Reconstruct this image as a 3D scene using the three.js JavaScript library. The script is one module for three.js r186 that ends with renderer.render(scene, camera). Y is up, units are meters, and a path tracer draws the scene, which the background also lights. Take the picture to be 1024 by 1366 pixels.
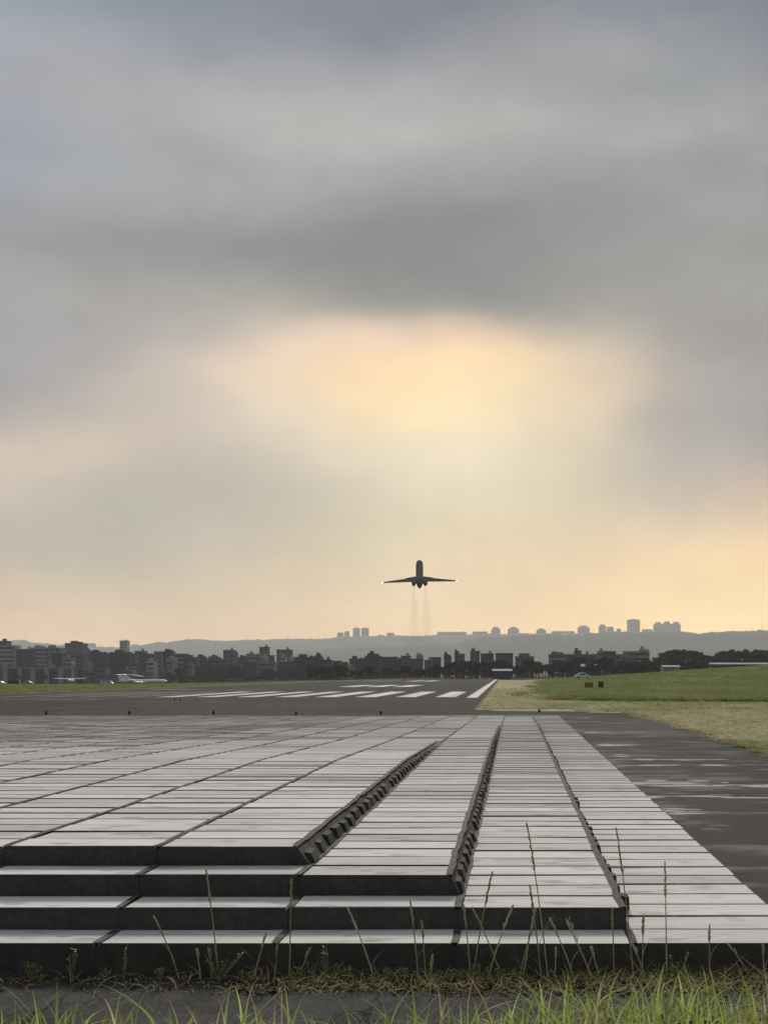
import * as THREE from 'three';
import { mergeGeometries } from 'three/addons/utils/BufferGeometryUtils.js';

// ---------------------------------------------------------------- camera, sky, sun, exposure
const F = 2096, HX = 685, HY = 900, CAMH = 2.07;          // focal length and vanishing point in photograph pixels, eye height in metres
const scene = new THREE.Scene();
const camera = new THREE.PerspectiveCamera(2 * Math.atan(683 / F) * 180 / Math.PI, 1024 / 1366, 0.1, 30000);
camera.position.set(0, CAMH, 0);
camera.lookAt(0, CAMH, -10);
camera.setViewOffset(1024, 1366, 512 - HX, 683 - HY, 1024, 1366);
camera.updateProjectionMatrix();
const at = (px, py, d) => new THREE.Vector3((px - HX) / F * d, CAMH - (py - HY) / F * d, -d);
const groundD = (py) => CAMH * F / (py - HY);

const renderer = new THREE.WebGLRenderer({ antialias: true });
renderer.toneMapping = THREE.LinearToneMapping;
const EXPOSURE = 2.7;
renderer.toneMappingExposure = EXPOSURE;
renderer.shadowMap.enabled = true;

// random and noise
let seed = 1234567;
const rnd = () => { seed = (seed * 1664525 + 1013904223) >>> 0; return seed / 4294967296; };
const rr = (a, b) => a + (b - a) * rnd();
const pick = (a) => a[Math.floor(rnd() * a.length) % a.length];
const clamp = (x, a = 0, b = 1) => Math.min(b, Math.max(a, x));
const mix = (a, b, t) => a + (b - a) * t;
const smooth = (a, b, x) => { const t = clamp((x - a) / (b - a)); return t * t * (3 - 2 * t); };
const hash = (x, y, s) => { let h = (x * 374761393 + y * 668265263 + s * 1442695041) | 0; h = Math.imul(h ^ (h >>> 13), 1274126177); h ^= h >>> 16; return (h >>> 0) / 4294967296; };
function vnoise(x, y, s = 0, period = 0) {                 // value noise, tiling when a period is given
  const xi = Math.floor(x), yi = Math.floor(y), fx = x - xi, fy = y - yi, u = fx * fx * (3 - 2 * fx), v = fy * fy * (3 - 2 * fy);
  const w = (k) => period ? ((k % period) + period) % period : k;
  const a = hash(w(xi), w(yi), s), b = hash(w(xi + 1), w(yi), s), c = hash(w(xi), w(yi + 1), s), e = hash(w(xi + 1), w(yi + 1), s);
  return mix(mix(a, b, u), mix(c, e, u), v);
}
function fbm(x, y, s = 0, oct = 4, period = 0) {
  let t = 0, a = 0.5, n = 0;
  for (let i = 0; i < oct; i++) { t += a * vnoise(x, y, s + i * 17, period); n += a; a *= 0.5; x *= 2; y *= 2; period *= 2; }
  return t / n;
}

// the overcast evening sky: cloud colours by direction, an even overcast elsewhere
function makeSky() {
  const X = [0, 128, 256, 384, 512, 640, 768, 896, 1024], Y = [0, 60, 120, 170, 220, 280, 340, 400, 440, 480, 520, 560, 600, 650, 700, 750, 800, 850];
  const C = [
    '98a0ac 919aa5 8c949f 8a909b 868c96 848a93 8a8f97 868a95 828792',
    'a5a9b2 a2a5ac 999da5 979ba3 8e929b 999ba0 a2a3a6 9a9da1 8d929a',
    'a9abb2 acaeb0 acadae b1b1b2 abacae a9a9aa a6a7a8 9ea1a3 9ea0a3',
    'a1a5b0 a8aaae acacae b8b8b6 b8b8b6 b0b0ae acacab acacab a4a6a7',
    '9fa3ad a4a7ab a6a8aa aaabac aaabab a4a6a6 a0a3a3 a0a3a3 a0a2a2',
    'a0a3a8 a5a6a8 a2a4a6 9c9ea0 969899 949697 989a9b 9d9f9f a0a1a1',
    'a0a2a4 9c9ea0 989a9c 929495 8f9091 929394 9a9b9a a0a09e a2a29f',
    'a8a7a6 aaa8a5 aca9a4 aca8a0 a29f99 9e9c97 a09e99 a4a29e a6a49f',
    'a6a6a7 acaaa7 bab4ac d4c5b4 e0cab3 d8c4ae b6b0a6 a8a5a0 a4a29f',
    'a8a8a8 b4afa9 cec2b3 eed7ba fbdcb4 fbddb4 dccab0 b4aea5 a8a6a2',
    'aaa9a8 bcb5ac d2c6b4 eed9ba fde1b2 ffe7b8 e2cfb0 b8b2a6 aaa8a3',
    'beb7ac c4bbad cec4b3 e2d4ba f8e2b4 ffeabb e0d0b2 b9b3a6 acaaa3',
    'd4c6b2 d0c3b0 cac1af d4cab4 e8dcbc f4e6c2 d9cdb1 bcb6a8 b4b0a5',
    'ccc2b0 c4beae c0bcac c8c2ad ded4b8 e8ddbc d8ceb0 c6bcaa d0bea6',
    'c2bcac bebaab c0bcab ccc4ad dcd2b1 e4d7b2 ded0ae decdae e9d2ad',
    'c4bba9 c2bba9 c8beaa d2c6ac e0d3b0 ead7b2 ead4ae f0d7ac f8dbab',
    'd6c4ac d4c5ac d6c7ac dccbad e6d3b0 ecd6b0 f0d8ae f6dcae fadfae',
    'e2ccae e0cbae e0ccaf e4d0b0 ead4b0 eed7b0 f4daae fae0b0 fce2b0',
  ].map((r) => r.split(' ').map((h) => { const c = new THREE.Color('#' + h); return [c.r, c.g, c.b]; }));
  const cubic = (a, b, c, e, t) => b + 0.5 * t * (c - a + t * (2 * a - 5 * b + 4 * c - e + t * (3 * (b - c) + e - a)));
  const find = (A, v) => { let i = 0; while (i < A.length - 2 && v > A[i + 1]) i++; return [i, clamp((v - A[i]) / (A[i + 1] - A[i]))]; };
  function grid(px, py, k) {
    const [i, u] = find(X, px), [j, v] = find(Y, py), g = (a, b) => C[clamp(b, 0, Y.length - 1)][clamp(a, 0, X.length - 1)][k];
    const row = (b) => cubic(g(i - 1, b), g(i, b), g(i + 1, b), g(i + 2, b), u);
    return Math.max(0.02, cubic(row(j - 1), row(j), row(j + 1), row(j + 2), v));
  }
  const mean = Y.map((_, j) => [0, 1, 2].map((k) => C[j].reduce((a, c) => a + c[k], 0) / X.length));
  const W = 2048, H = 1024, data = new Float32Array(W * H * 4);
  for (let y = 0; y < H; y++) for (let x = 0; x < W; x++) {
    const el = ((y + 0.5) / H - 0.5) * Math.PI, az = ((x + 0.5) / W - 0.25) * 2 * Math.PI;      // az 0 = straight ahead (-z)
    let a = az; while (a < -Math.PI) a += 2 * Math.PI; while (a > Math.PI) a -= 2 * Math.PI;
    const q = (y * W + x) * 4, e = Math.max(el, 0);
    // away from the picture: the same storeys of cloud by height, going on as an even overcast
    const deg = e * 180 / Math.PI, pyE = HY - F * Math.tan(Math.min(e, 0.6));
    const sa = Math.sin(a), ca = Math.cos(a), n1 = fbm(sa * 5 + 3, ca * 5 + e * 9, 5, 4) - 0.5, n2 = fbm(sa * 16 + 40, ca * 6 + e * 38, 9, 5) - 0.5;
    const w1 = (fbm(sa * 20 + 7, ca * 9 + e * 26, 21, 4) - 0.5) * 70, w2 = (fbm(sa * 14 + 70, ca * 9 + e * 30, 23, 4) - 0.5) * 46, n3 = fbm(sa * 60 + 11, ca * 20 + e * 120, 25, 4) - 0.5, ray = fbm(sa * 26 + 5, 0.5, 27, 3) - 0.5;
    const air = Math.exp(-AIR * Math.min(13500, 430 / Math.max(Math.sin(e), 1e-4)));                  // the haze near the ground dims and veils the low sky
    const [j, v] = find(Y, clamp(pyE, 0, 850));
    const up = smooth(18, 75, deg), front = Math.abs(a);
    const wAz = 1 - smooth(0.24, 0.62, Math.abs(a + 0.08)), px = HX + F * Math.tan(clamp(a, -0.45, 0.3)), py = pyE + (HY - pyE) * 0;
    const pyIn = HY - F * Math.tan(Math.min(e, 0.6)) / Math.cos(clamp(a, -0.6, 0.6));
    const out = [0, 0, 0];
    for (let k = 0; k < 3; k++) {
      const cold = [0.15, 0.165, 0.195][k];
      let far = mix(mean[j][k], mean[j + 1][k], v);
      far = mix(far, cold, smooth(0.5, 2.2, front) * 0.9);
      let c = wAz > 0 ? mix(far, grid(clamp(px + w1, 0, 1024), clamp(pyIn + w2 * smooth(870, 700, pyIn), 0, 850), k), wAz) : far;
      c = mix(c, [0.56, 0.575, 0.60][k] * mix(1, 0.6, smooth(0.4, 2.6, front) * (1 - smooth(50, 88, deg))), up);
      c *= 1 + n1 * mix(0.30, 0.05, wAz * (1 - up)) + n2 * mix(0.10, 0.19, smooth(6, 16, deg)) + n3 * mix(0.035, 0.09, smooth(5, 14, deg)) + ray * 0.09 * smooth(12, 8, deg) * smooth(1, 4, deg);
      c *= mix(1, [1.015, 0.99, 1.035][k], smooth(0.1, 0.4, wAz) * smooth(14, 9, deg));
      out[k] = c;
    }
    const lum = out[0] * 0.3 + out[1] * 0.6 + out[2] * 0.1, pale = 0.10 * smooth(14, 9, deg);
    for (let k = 0; k < 3; k++) data[q + k] = Math.max(0.03, (mix(out[k], lum, pale) - 0.40 * (1 - air)) / air) / EXPOSURE;
    data[q + 3] = 1;
  }
  const t = new THREE.DataTexture(data, W, H, THREE.RGBAFormat, THREE.FloatType);
  t.mapping = THREE.EquirectangularReflectionMapping; t.magFilter = t.minFilter = THREE.LinearFilter; t.needsUpdate = true;
  return t;
}
const AIR = 0.0001;
scene.background = makeSky();
scene.environment = scene.background;

const sun = new THREE.DirectionalLight(new THREE.Color(1, 0.93, 0.82), 1.5);
{ // behind the cloud above the bright gap
  const az = Math.atan((600 - HX) / F), el = 28 * Math.PI / 180;
  sun.position.set(Math.sin(az) * Math.cos(el), Math.sin(el), -Math.cos(az) * Math.cos(el)).multiplyScalar(200);
  sun.castShadow = true; sun.shadow.radius = 24;
  Object.assign(sun.shadow.camera, { left: -90, right: 90, top: 90, bottom: -90, near: 1, far: 500 });
  sun.shadow.mapSize.set(2048, 2048);
  sun.name = 'sun'; scene.add(sun, sun.target);
}
scene.fog = new THREE.FogExp2(new THREE.Color(0.95, 0.98, 1.0), AIR);

// ---------------------------------------------------------------- helpers
const used = new Map();
const numbered = (n) => { const k = used.get(n) || 0; used.set(n, k + 1); return k ? n + '_' + String(k).padStart(3, '0') : n; };
function obj(name, geo, mat, parent) { const m = new THREE.Mesh(geo, mat); m.name = parent ? name : numbered(name); m.castShadow = m.receiveShadow = true; (parent || scene).add(m); return m; }
function tag(o, label, category, group, kind) { if (label) o.userData.label = label; if (category) o.userData.category = category; if (group) o.userData.group = group; if (kind) o.userData.kind = kind; return o; }
function thing(name, label, category, pos = [0, 0, 0], group) { const g = new THREE.Group(); g.name = numbered(name); g.position.set(...pos); scene.add(g); return tag(g, label, category, group); }
function copyOf(root, label, group) { const r = root.clone(); r.name = numbered(root.name.replace(/_\d{3}$/, '')); r.userData = { ...root.userData }; if (label) r.userData.label = label; if (group) r.userData.group = group; scene.add(r); return r; }
const std = (r, g, b, rough = 0.9, extra = {}) => new THREE.MeshPhysicalMaterial({ color: new THREE.Color(r, g, b), roughness: rough, specularIntensity: rough < 0.5 ? 0.5 : 0.1, ...extra });
function tex(w, h, fn, srgb = true) {                      // fn gives linear colour; stored as sRGB bytes
  const data = new Uint8Array(w * h * 4), enc = (c) => Math.round(255 * (srgb ? (c <= 0.0031308 ? 12.92 * c : 1.055 * Math.pow(c, 1 / 2.4) - 0.055) : c));
  for (let y = 0; y < h; y++) for (let x = 0; x < w; x++) { const c = fn((x + 0.5) / w, (y + 0.5) / h), q = (y * w + x) * 4; for (let k = 0; k < 3; k++) data[q + k] = clamp(enc(clamp(c[k])), 0, 255); data[q + 3] = 255; }
  const t = new THREE.DataTexture(data, w, h); t.wrapS = t.wrapT = THREE.RepeatWrapping; t.magFilter = THREE.LinearFilter; t.minFilter = THREE.LinearMipmapLinearFilter; t.generateMipmaps = true;
  if (srgb) t.colorSpace = THREE.SRGBColorSpace; t.needsUpdate = true; return t;
}
const gray = (v, r = 1, g = 1, b = 1) => [v * r, v * g, v * b];
class GB {                                                 // gathers quads and triangles
  constructor() { this.p = []; this.u = []; this.c = []; this.tint = [1, 1, 1]; this.s = 1; }
  tri(a, b, c, uv) { const q = [a, b, c]; for (let i = 0; i < 3; i++) { this.p.push(...q[i]); uv ? this.u.push(...uv[i]) : this.u.push(q[i][0] / this.s, -q[i][2] / this.s); this.c.push(...this.tint); } }
  quad(a, b, c, d, uv) { this.tri(a, b, c, uv && [uv[0], uv[1], uv[2]]); this.tri(a, c, d, uv && [uv[0], uv[2], uv[3]]); }
  box(x0, x1, y0, y1, z0, z1, ch = 0, dy = [0, 0, 0, 0]) {  // z0 is the far side (smaller z); chamfered top edge, top corners raised by dy; no bottom
    const T = [[x0 + ch, y1 + dy[0], z1 - ch], [x1 - ch, y1 + dy[1], z1 - ch], [x1 - ch, y1 + dy[2], z0 + ch], [x0 + ch, y1 + dy[3], z0 + ch]];
    const M = [[x0, y1 - ch + dy[0], z1], [x1, y1 - ch + dy[1], z1], [x1, y1 - ch + dy[2], z0], [x0, y1 - ch + dy[3], z0]];
    const B = [[x0, y0, z1], [x1, y0, z1], [x1, y0, z0], [x0, y0, z0]], S = this.s;
    this.quad(...T);
    for (let i = 0; i < 4; i++) {
      const k = (i + 1) % 4, along = (P) => [(i % 2 ? P[2] : P[0]) / S, P[1] / S];
      if (ch) this.quad(M[i], M[k], T[k], T[i]);
      this.quad(B[i], B[k], M[k], M[i], [along(B[i]), along(B[k]), along(M[k]), along(M[i])]);
    }
  }
  geo(colors) {
    const g = new THREE.BufferGeometry(); g.setAttribute('position', new THREE.Float32BufferAttribute(this.p, 3)); g.setAttribute('uv', new THREE.Float32BufferAttribute(this.u, 2));
    if (colors) g.setAttribute('color', new THREE.Float32BufferAttribute(this.c, 3));
    g.computeVertexNormals(); return g;
  }
}
const boxAt = (w, h, d, x, y, z) => new THREE.BoxGeometry(w, h, d).translate(x, y, z);
const up = new THREE.Vector3(0, 1, 0);
function rod(a, b, r0, r1 = r0, seg = 6) { const A = new THREE.Vector3(...a), B = new THREE.Vector3(...b), v = B.clone().sub(A); return new THREE.CylinderGeometry(r1, r0, v.length(), seg).applyQuaternion(new THREE.Quaternion().setFromUnitVectors(up, v.clone().normalize())).translate((A.x + B.x) / 2, (A.y + B.y) / 2, (A.z + B.z) / 2); }

// ---------------------------------------------------------------- the ground
function landH(x, d) {
  const right = smooth(120, 460, d) * clamp((x - 4) / 66, 0, 1.5) * 4.4 * mix(1, 0.35, smooth(470, 760, d));
  const left = -Math.min(5.2, Math.max(0, 0.0063 * d - 1.95)) * smooth(62, 100, -x - (d - 146) * 0.007);
  return right + left;
}
const GREEN = (x, d) => {                                   // 1 where the grass stands tall and green, 0 where it is mown and straw-coloured
  const n = (fbm(x * 0.3, d * 0.06, 31, 4) - 0.5) * 11;
  const edge = 4.2 + smooth(130, 700, d) * 8 + smooth(125, 98, d) * 40 + n;
  return smooth(-2.2, 2.2, x - edge);
};
{
  const xs = [], ds = [];
  for (let x = -7000; x <= 6000; ) { xs.push(x); const a = Math.abs(x); x += a < 60 ? 2 : a < 300 ? 12 : a < 1200 ? 100 : 700; }
  for (let d = -40; d <= 13000; ) { ds.push(d); d += d < 160 ? 3 : d < 700 ? 12 : d < 2000 ? 60 : 800; }
  const p = [], u = [], c = [], ix = [];
  for (const d of ds) for (const x of xs) {
    p.push(x, landH(x, d), -d); u.push(x / 14, d / 14);
    const g = x > -10 ? Math.max(GREEN(x, d), d < 20 ? 0.8 : 0) : 0.55, n = fbm(x * 0.08, d * 0.03, 77, 3);
    const wild = smooth(560, 640, d);
    if (wild > 0.5) { c.push(0.04 * (0.7 + n * 0.6), 0.048 * (0.7 + n * 0.6), 0.027); continue; }
    c.push(mix(0.40, 0.19, g) * (0.75 + n * 0.5), mix(0.37, 0.215, g) * (0.75 + n * 0.5), mix(0.22, 0.075, g) * (0.75 + n * 0.5));
  }
  const n = xs.length;
  for (let j = 0; j < ds.length - 1; j++) for (let i = 0; i < n - 1; i++) { const a = j * n + i; ix.push(a, a + 1, a + n + 1, a, a + n + 1, a + n); }
  const g = new THREE.BufferGeometry(); g.setAttribute('position', new THREE.Float32BufferAttribute(p, 3)); g.setAttribute('uv', new THREE.Float32BufferAttribute(u, 2)); g.setAttribute('color', new THREE.Float32BufferAttribute(c, 3)); g.setIndex(ix); g.computeVertexNormals();
  const t = tex(512, 512, (a, b) => gray(0.55 + 0.45 * fbm(a * 24, b * 24, 3, 5, 24) + 0.25 * (fbm(a * 5, b * 5, 8, 3, 5) - 0.5), 1, 0.99, 0.95));
  tag(obj('ground', g, new THREE.MeshPhysicalMaterial({ map: t, vertexColors: true, roughness: 1, specularIntensity: 0.03 })), 'grass airfield ground reaching to the city', 'ground', null, 'structure');
}
const skew = (d) => -(d - 146) * 0.007;                     // the runway runs a touch to the side of the bed's axis
// asphalt of the runway and of the dark pad between runway and bed
const asphaltTex = tex(1024, 1024, (a, b) => {
  const f = fbm(a * 160, b * 160, 1, 2, 160), m = fbm(a * 9, b * 9, 2, 4, 9), s = fbm(a * 4, b * 40, 12, 3, 4);
  return gray(0.034 + 0.02 * (f - 0.5) + 0.024 * (m - 0.5) + 0.026 * (s - 0.5), 1.1, 1, 0.9);
});
{
  const g = new GB(); g.s = 24;
  const N = 60; for (let i = 0; i < N * 3; i++) { const N = 180, a = 71.6 * Math.pow(720 / 71.6, i / N), b = 71.6 * Math.pow(720 / 71.6, (i + 1) / N), L = (d) => -54.5 + skew(d), R = (d) => (d < 96 ? mix(6.2, -2.6, smooth(84, 92, d + 1.2 * Math.sin(d * 1.7))) : -2.6 + 0.25 * Math.sin(d * 0.9)) + skew(d); g.quad([L(a), 0.012, -a], [R(a), 0.012, -a], [R(b), 0.012, -b], [L(b), 0.012, -b]); }
  tag(obj('runway', g.geo(), new THREE.MeshPhysicalMaterial({ map: asphaltTex, roughness: 0.95, specularIntensity: 0.03 })), 'dark asphalt runway with white markings', 'runway', null, 'structure');
  // painted markings, worn
  const paint = tex(256, 256, (a, b) => { const n = fbm(a * 40, b * 40, 4, 4, 40), w = fbm(a * 6, b * 6, 14, 3, 6); const k = smooth(0.36, 0.52, n * 0.6 + w * 0.4); return gray(mix(0.09, 0.5, k), 1, 0.985, 0.96); });
  const pm = new THREE.MeshPhysicalMaterial({ map: paint, roughness: 0.7, specularIntensity: 0.03 }), worn = new THREE.MeshPhysicalMaterial({ specularIntensity: 0.03, map: paint, color: new THREE.Color(0.26, 0.25, 0.235), roughness: 0.8 });
  const run = scene.getObjectByName('runway');
  const bar = (x0, x1, d0, d1, m, name, y = 0.02) => { const q = new GB(); q.s = 5; const K = Math.max(1, Math.ceil((d1 - d0) / 30)); for (let i = 0; i < K; i++) { const a = mix(d0, d1, i / K), b = mix(d0, d1, (i + 1) / K); q.quad([x0 + skew(a), y, -a], [x1 + skew(a), y, -a], [x1 + skew(b), y, -b], [x0 + skew(b), y, -b]); } return obj(name, q.geo(), m, run); };
  for (let k = 0; k < 12; k++) bar(-7.2 - 3.66 * k, -5.35 - 3.66 * k, 144, 190, k > 7 ? worn : pm, 'threshold_stripe');
  for (const x of [-19.6, -24.2, -28.8]) bar(x, x + 3, 264, 312, pm, 'touchdown_bar');
  for (const x of [-31, -26, -40, -46]) bar(x, x + 3.4, 480, 560, x < -35 ? worn : pm, 'touchdown_bar');
  bar(-4.25, -3.3, 140, 700, pm, 'edge_line'); bar(-53, -52.1, 90, 700, worn, 'edge_line');
  for (const [x0, x1, d0, d1] of [[-47, -34, 128, 131], [-52, -41, 119, 122], [-44, -24, 96, 96.8], [-30, -12, 104, 104.6], [-38, -33, 208, 214], [-50, -44, 214, 226], [-52, -30, 138, 139.5], [-34, -16, 86, 86.5], [-30, -21, 118, 119]]) bar(x0, x1, d0, d1, worn, 'worn_patch', 0.018);
}
// stained concrete strip to the right of the bed
{
  const spots = [[2.5, 30, 1.0, 0.9], [2.6, 35.6, 0.7, 0.45], [3.3, 29.2, 1.9, 0.25], [2.35, 23.7, 0.35, 0.5], [2.5, 21, 0.4, 0.4], [2.6, 46, 0.8, 0.7], [3.2, 38, 1.4, 0.3], [2.7, 56, 1.1, 0.8], [4.6, 29, 2.0, 0.28], [2.9, 26.5, 0.9, 0.35], [2.5, 40, 0.5, 0.8], [3.6, 26.2, 1.5, 0.2], [4.2, 35.8, 2, 0.25]];
  const t = tex(512, 2048, (a, b) => {
    const x = 1.6 + a * 6.4, d = 9 + b * 73;
    const s = fbm(x * 0.9, d * 1.5, 41, 5), m = fbm(x * 0.35, d * 0.22, 42, 3), f = fbm(x * 9, d * 6, 43, 3);
    let v = 0.034 + 0.075 * smooth(0.5, 0.8, s) + 0.035 * (m - 0.45) + 0.02 * (f - 0.5);
    let w = 0; for (const [sx, sd, rx, rd] of spots) w = Math.max(w, 1 - Math.hypot((x - sx - rx * 0.3) / rx / 1.3, (d - sd + 0.5 * (s - 0.5)) / rd / 1.1));
    v = mix(Math.max(v, 0.02), 0.42, smooth(0.2, 0.6, w * 0.6 + (fbm(x * 2.2, d * 5.5, 44, 5) - 0.45) * 2.2) * (w > 0 ? 1 : 0) * 0.75);
    return gray(v, 1.04, 1, 0.94);
  });
  t.wrapS = t.wrapT = THREE.ClampToEdgeWrapping;
  const g = new GB(), R = (d) => 6.5 + 0.5 * (fbm(d * 0.35, 2, 51, 3) - 0.5) * 2 - smooth(66, 86, d) * 3.2 + smooth(40, 15, d) * 0.4, uv = (x, d) => [(x - 1.6) / 6.4, (d - 9) / 73];
  for (let i = 0; i < 70; i++) { const a = 10.9 + i * 0.98, b = a + 0.98; g.quad([2.04, 0.016, -a], [R(a), 0.016, -a], [R(b), 0.016, -b], [2.04, 0.016, -b], [uv(2.04, a), uv(R(a), a), uv(R(b), b), uv(2.04, b)]); }
  tag(obj('concrete_strip', g.geo(), new THREE.MeshPhysicalMaterial({ map: t, roughness: 0.9, specularIntensity: 0.03 })), 'dark stained concrete strip beside the bed', 'pavement', null, 'structure');
}
// service path in front of the bed
{
  const t = tex(1024, 512, (a, b) => { const f = fbm(a * 200, b * 100, 61, 2, 100), m = fbm(a * 12, b * 6, 62, 4, 6), cr = Math.abs(fbm(a * 8, b * 4, 63, 4, 4) - 0.5); return gray((0.052 + 0.04 * (f - 0.5) + 0.04 * (m - 0.5)) * (cr < 0.006 ? 0.45 : 1), 1.03, 1, 0.96); });
  const g = new GB(); g.s = 4; const E = (x) => 9.05 + 0.35 * (fbm(x * 0.8, 4, 64, 3) - 0.5) * 2 + smooth(0.2, 1.6, x) * 0.25;
  for (let x = -30; x < 14; x += 0.25) g.quad([x, 0.009, -E(x)], [x + 0.25, 0.009, -E(x + 0.25)], [x + 0.25, 0.009, -11.4], [x, 0.009, -11.4]);
  tag(obj('service_path', g.geo(), new THREE.MeshPhysicalMaterial({ map: t, roughness: 0.95, specularIntensity: 0.03, bumpMap: t, bumpScale: 0.01 })), 'grey asphalt path at the foot of the bed', 'path', null, 'structure');
}

// ---------------------------------------------------------------- the arrestor bed
const BW = 1.22, BR = 0.61, D0 = 10.7, XR = 2.037, LEV = [0.235, 0.39, 0.546, 0.695], ROWS = 99, COLS = 24;
const taper = (d) => d < 24 ? 0.71 : d < 36.3 ? mix(0.71, 0.548, (d - 24) / 12.3) : mix(0.548, 0.225, clamp((d - 36.3) / 33));
const INSET = [0, 0.01, 0.07, 0.095];                     // how far a raised column stands back from the joint beside it
const topOf = (c, r) => c < 0 || r < 0 ? 0 : Math.min(LEV[Math.min(c, r, 3)], taper(D0 + (r + 0.5) * BR));
{
  const lidTex = tex(1024, 1024, (a, b) => {
    const f = fbm(a * 220, b * 220, 71, 2, 220), st = fbm(a * 7, b * 60, 72, 4, 7), m = fbm(a * 11, b * 11, 73, 4, 11), sp = vnoise(a * 150, b * 150, 74, 150), bl = fbm(a * 18, b * 30, 75, 3, 6);
    let v = 0.57 + 0.08 * (f - 0.5) + 0.17 * (st - 0.5) + 0.16 * (m - 0.5);
    v -= 0.24 * smooth(0.57, 0.76, st * 0.5 + m * 0.5) + 0.16 * smooth(0.62, 0.8, bl);
    if (sp > 0.988) v *= 0.45;
    return gray(v, 1, 0.985, 0.965);
  });
  const lidMat = new THREE.MeshPhysicalMaterial({ map: lidTex, vertexColors: true, roughness: 0.95, specularIntensity: 0.03, bumpMap: lidTex, bumpScale: 0.004 });
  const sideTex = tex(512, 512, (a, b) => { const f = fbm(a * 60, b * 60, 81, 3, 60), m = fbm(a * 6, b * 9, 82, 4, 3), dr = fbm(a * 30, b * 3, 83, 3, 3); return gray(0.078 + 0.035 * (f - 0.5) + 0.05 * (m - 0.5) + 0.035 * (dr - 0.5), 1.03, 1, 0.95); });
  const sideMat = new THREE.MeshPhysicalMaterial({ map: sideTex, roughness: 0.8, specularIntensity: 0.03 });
  const tapeTex = tex(256, 256, (a, b) => { const f = fbm(a * 30, b * 30, 91, 4, 30), m = fbm(a * 4, b * 4, 92, 3, 4); return gray(0.075 + 0.06 * (f - 0.5) + 0.08 * (m - 0.5), 1.02, 1, 0.96); });
  const tapeMat = new THREE.MeshPhysicalMaterial({ map: tapeTex, roughness: 0.8, specularIntensity: 0.03 });
  const flapMats = [std(0.05, 0.048, 0.045, 0.9), std(0.06, 0.057, 0.052, 0.9), std(0.042, 0.040, 0.038, 0.9)];
  const bed = thing('arrestor_bed', 'wide stepped bed of pale grey blocks with black sides beyond runway end', 'arrestor bed', [0, 0, 0]);
  const cells = [];
  for (let c = 0; c < COLS; c++) for (let r = 0; r < ROWS; r++) {
    const x1 = XR - BW * c, x0 = x1 - BW, d = D0 + r * BR, seen = (x0 + x1) / 2 > -0.3268 * d - 0.5 && (x0 + x1) / 2 < 0.162 * d + 0.6;
    cells.push({ c, r, x0, x1, d, rank: d + (seen ? 0 : 1000) });
  }
  cells.sort((a, b) => a.rank - b.rank);
  const farB = new GB(), farL = new GB(); farB.s = 1.3; farL.s = 6;
  cells.forEach((q, i) => {
    const h = topOf(q.c, q.r), sh = rr(-0.004, 0.004), j = () => rr(-0.0035, 0.0035), own = i < 300;
    const B = own ? new GB() : farB, L = own ? new GB() : farL; B.s = 1.3; L.s = 6;
    const z1 = -q.d, z0 = -q.d - BR, far = smooth(12, 44, q.d), west = smooth(-1, -9, q.x0);
    const dirt = far * (0.30 + 0.2 * west) * (0.4 + 1.2 * fbm(q.x0 * 0.3 + 9, q.d * 0.5, 95, 3)) + (rnd() < far * (0.2 + 0.25 * west) ? rr(0.1, 0.4) : 0), v = (1 - Math.min(dirt, 0.75)) * rr(0.85, 1.06) * (rnd() < 0.12 ? 0.84 : 1);
    const rust = vnoise(q.x0 * 0.3, q.d * 0.4, 97) > 0.86 && q.d > 38 ? 0.85 : 1;
    const raised = q.c > 0 && q.c < 4 && q.r >= q.c && h - topOf(q.c - 1, q.r) > 0.012, ins = raised ? INSET[q.c] : 0, xE = q.x1; q.x1 -= ins;
    if (ins) {                                                // sloped skirt from the raised edge down to the joint
      const lo = topOf(q.c - 1, q.r), e = xE - 0.0015 + rr(-0.006, 0.006), T1 = [q.x1, h - 0.012, z1 - 0.003], T0 = [q.x1, h - 0.012, z0 + 0.003], E1 = [e, lo + 0.004, z1 - 0.003], E0 = [e, lo + 0.004, z0 + 0.003], G1 = [e, 0, z1 - 0.003], G0 = [e, 0, z0 + 0.003], F1 = [q.x1, 0, z1 - 0.003];
      B.quad(T1, E1, E0, T0); B.quad(E1, G1, G0, E0); B.quad(F1, G1, E1, T1);
    }
    B.tint = [1, 1, 1]; L.tint = [v, v * mix(1, rust, 0.5), v * rust];
    const open = (a) => a ? 0.004 : 0.0;
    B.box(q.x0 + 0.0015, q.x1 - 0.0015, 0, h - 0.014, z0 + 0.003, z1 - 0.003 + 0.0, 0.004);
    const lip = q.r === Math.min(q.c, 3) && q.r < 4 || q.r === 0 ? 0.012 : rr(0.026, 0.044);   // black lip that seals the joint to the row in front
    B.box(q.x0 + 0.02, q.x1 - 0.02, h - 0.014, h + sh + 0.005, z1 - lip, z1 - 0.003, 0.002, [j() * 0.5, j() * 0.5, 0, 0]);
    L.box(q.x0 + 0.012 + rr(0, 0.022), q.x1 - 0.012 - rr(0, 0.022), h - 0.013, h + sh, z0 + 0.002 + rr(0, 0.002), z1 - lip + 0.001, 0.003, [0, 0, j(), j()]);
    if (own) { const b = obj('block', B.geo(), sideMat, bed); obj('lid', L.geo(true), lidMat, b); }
  });
  const fg = mergeGeometries([farB.geo(true), farL.geo(true)], true);
  tag(obj('distant_blocks', fg, [sideMat, lidMat], bed), 'far rows of pale blocks running to the runway', null, null, 'stuff');
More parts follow.
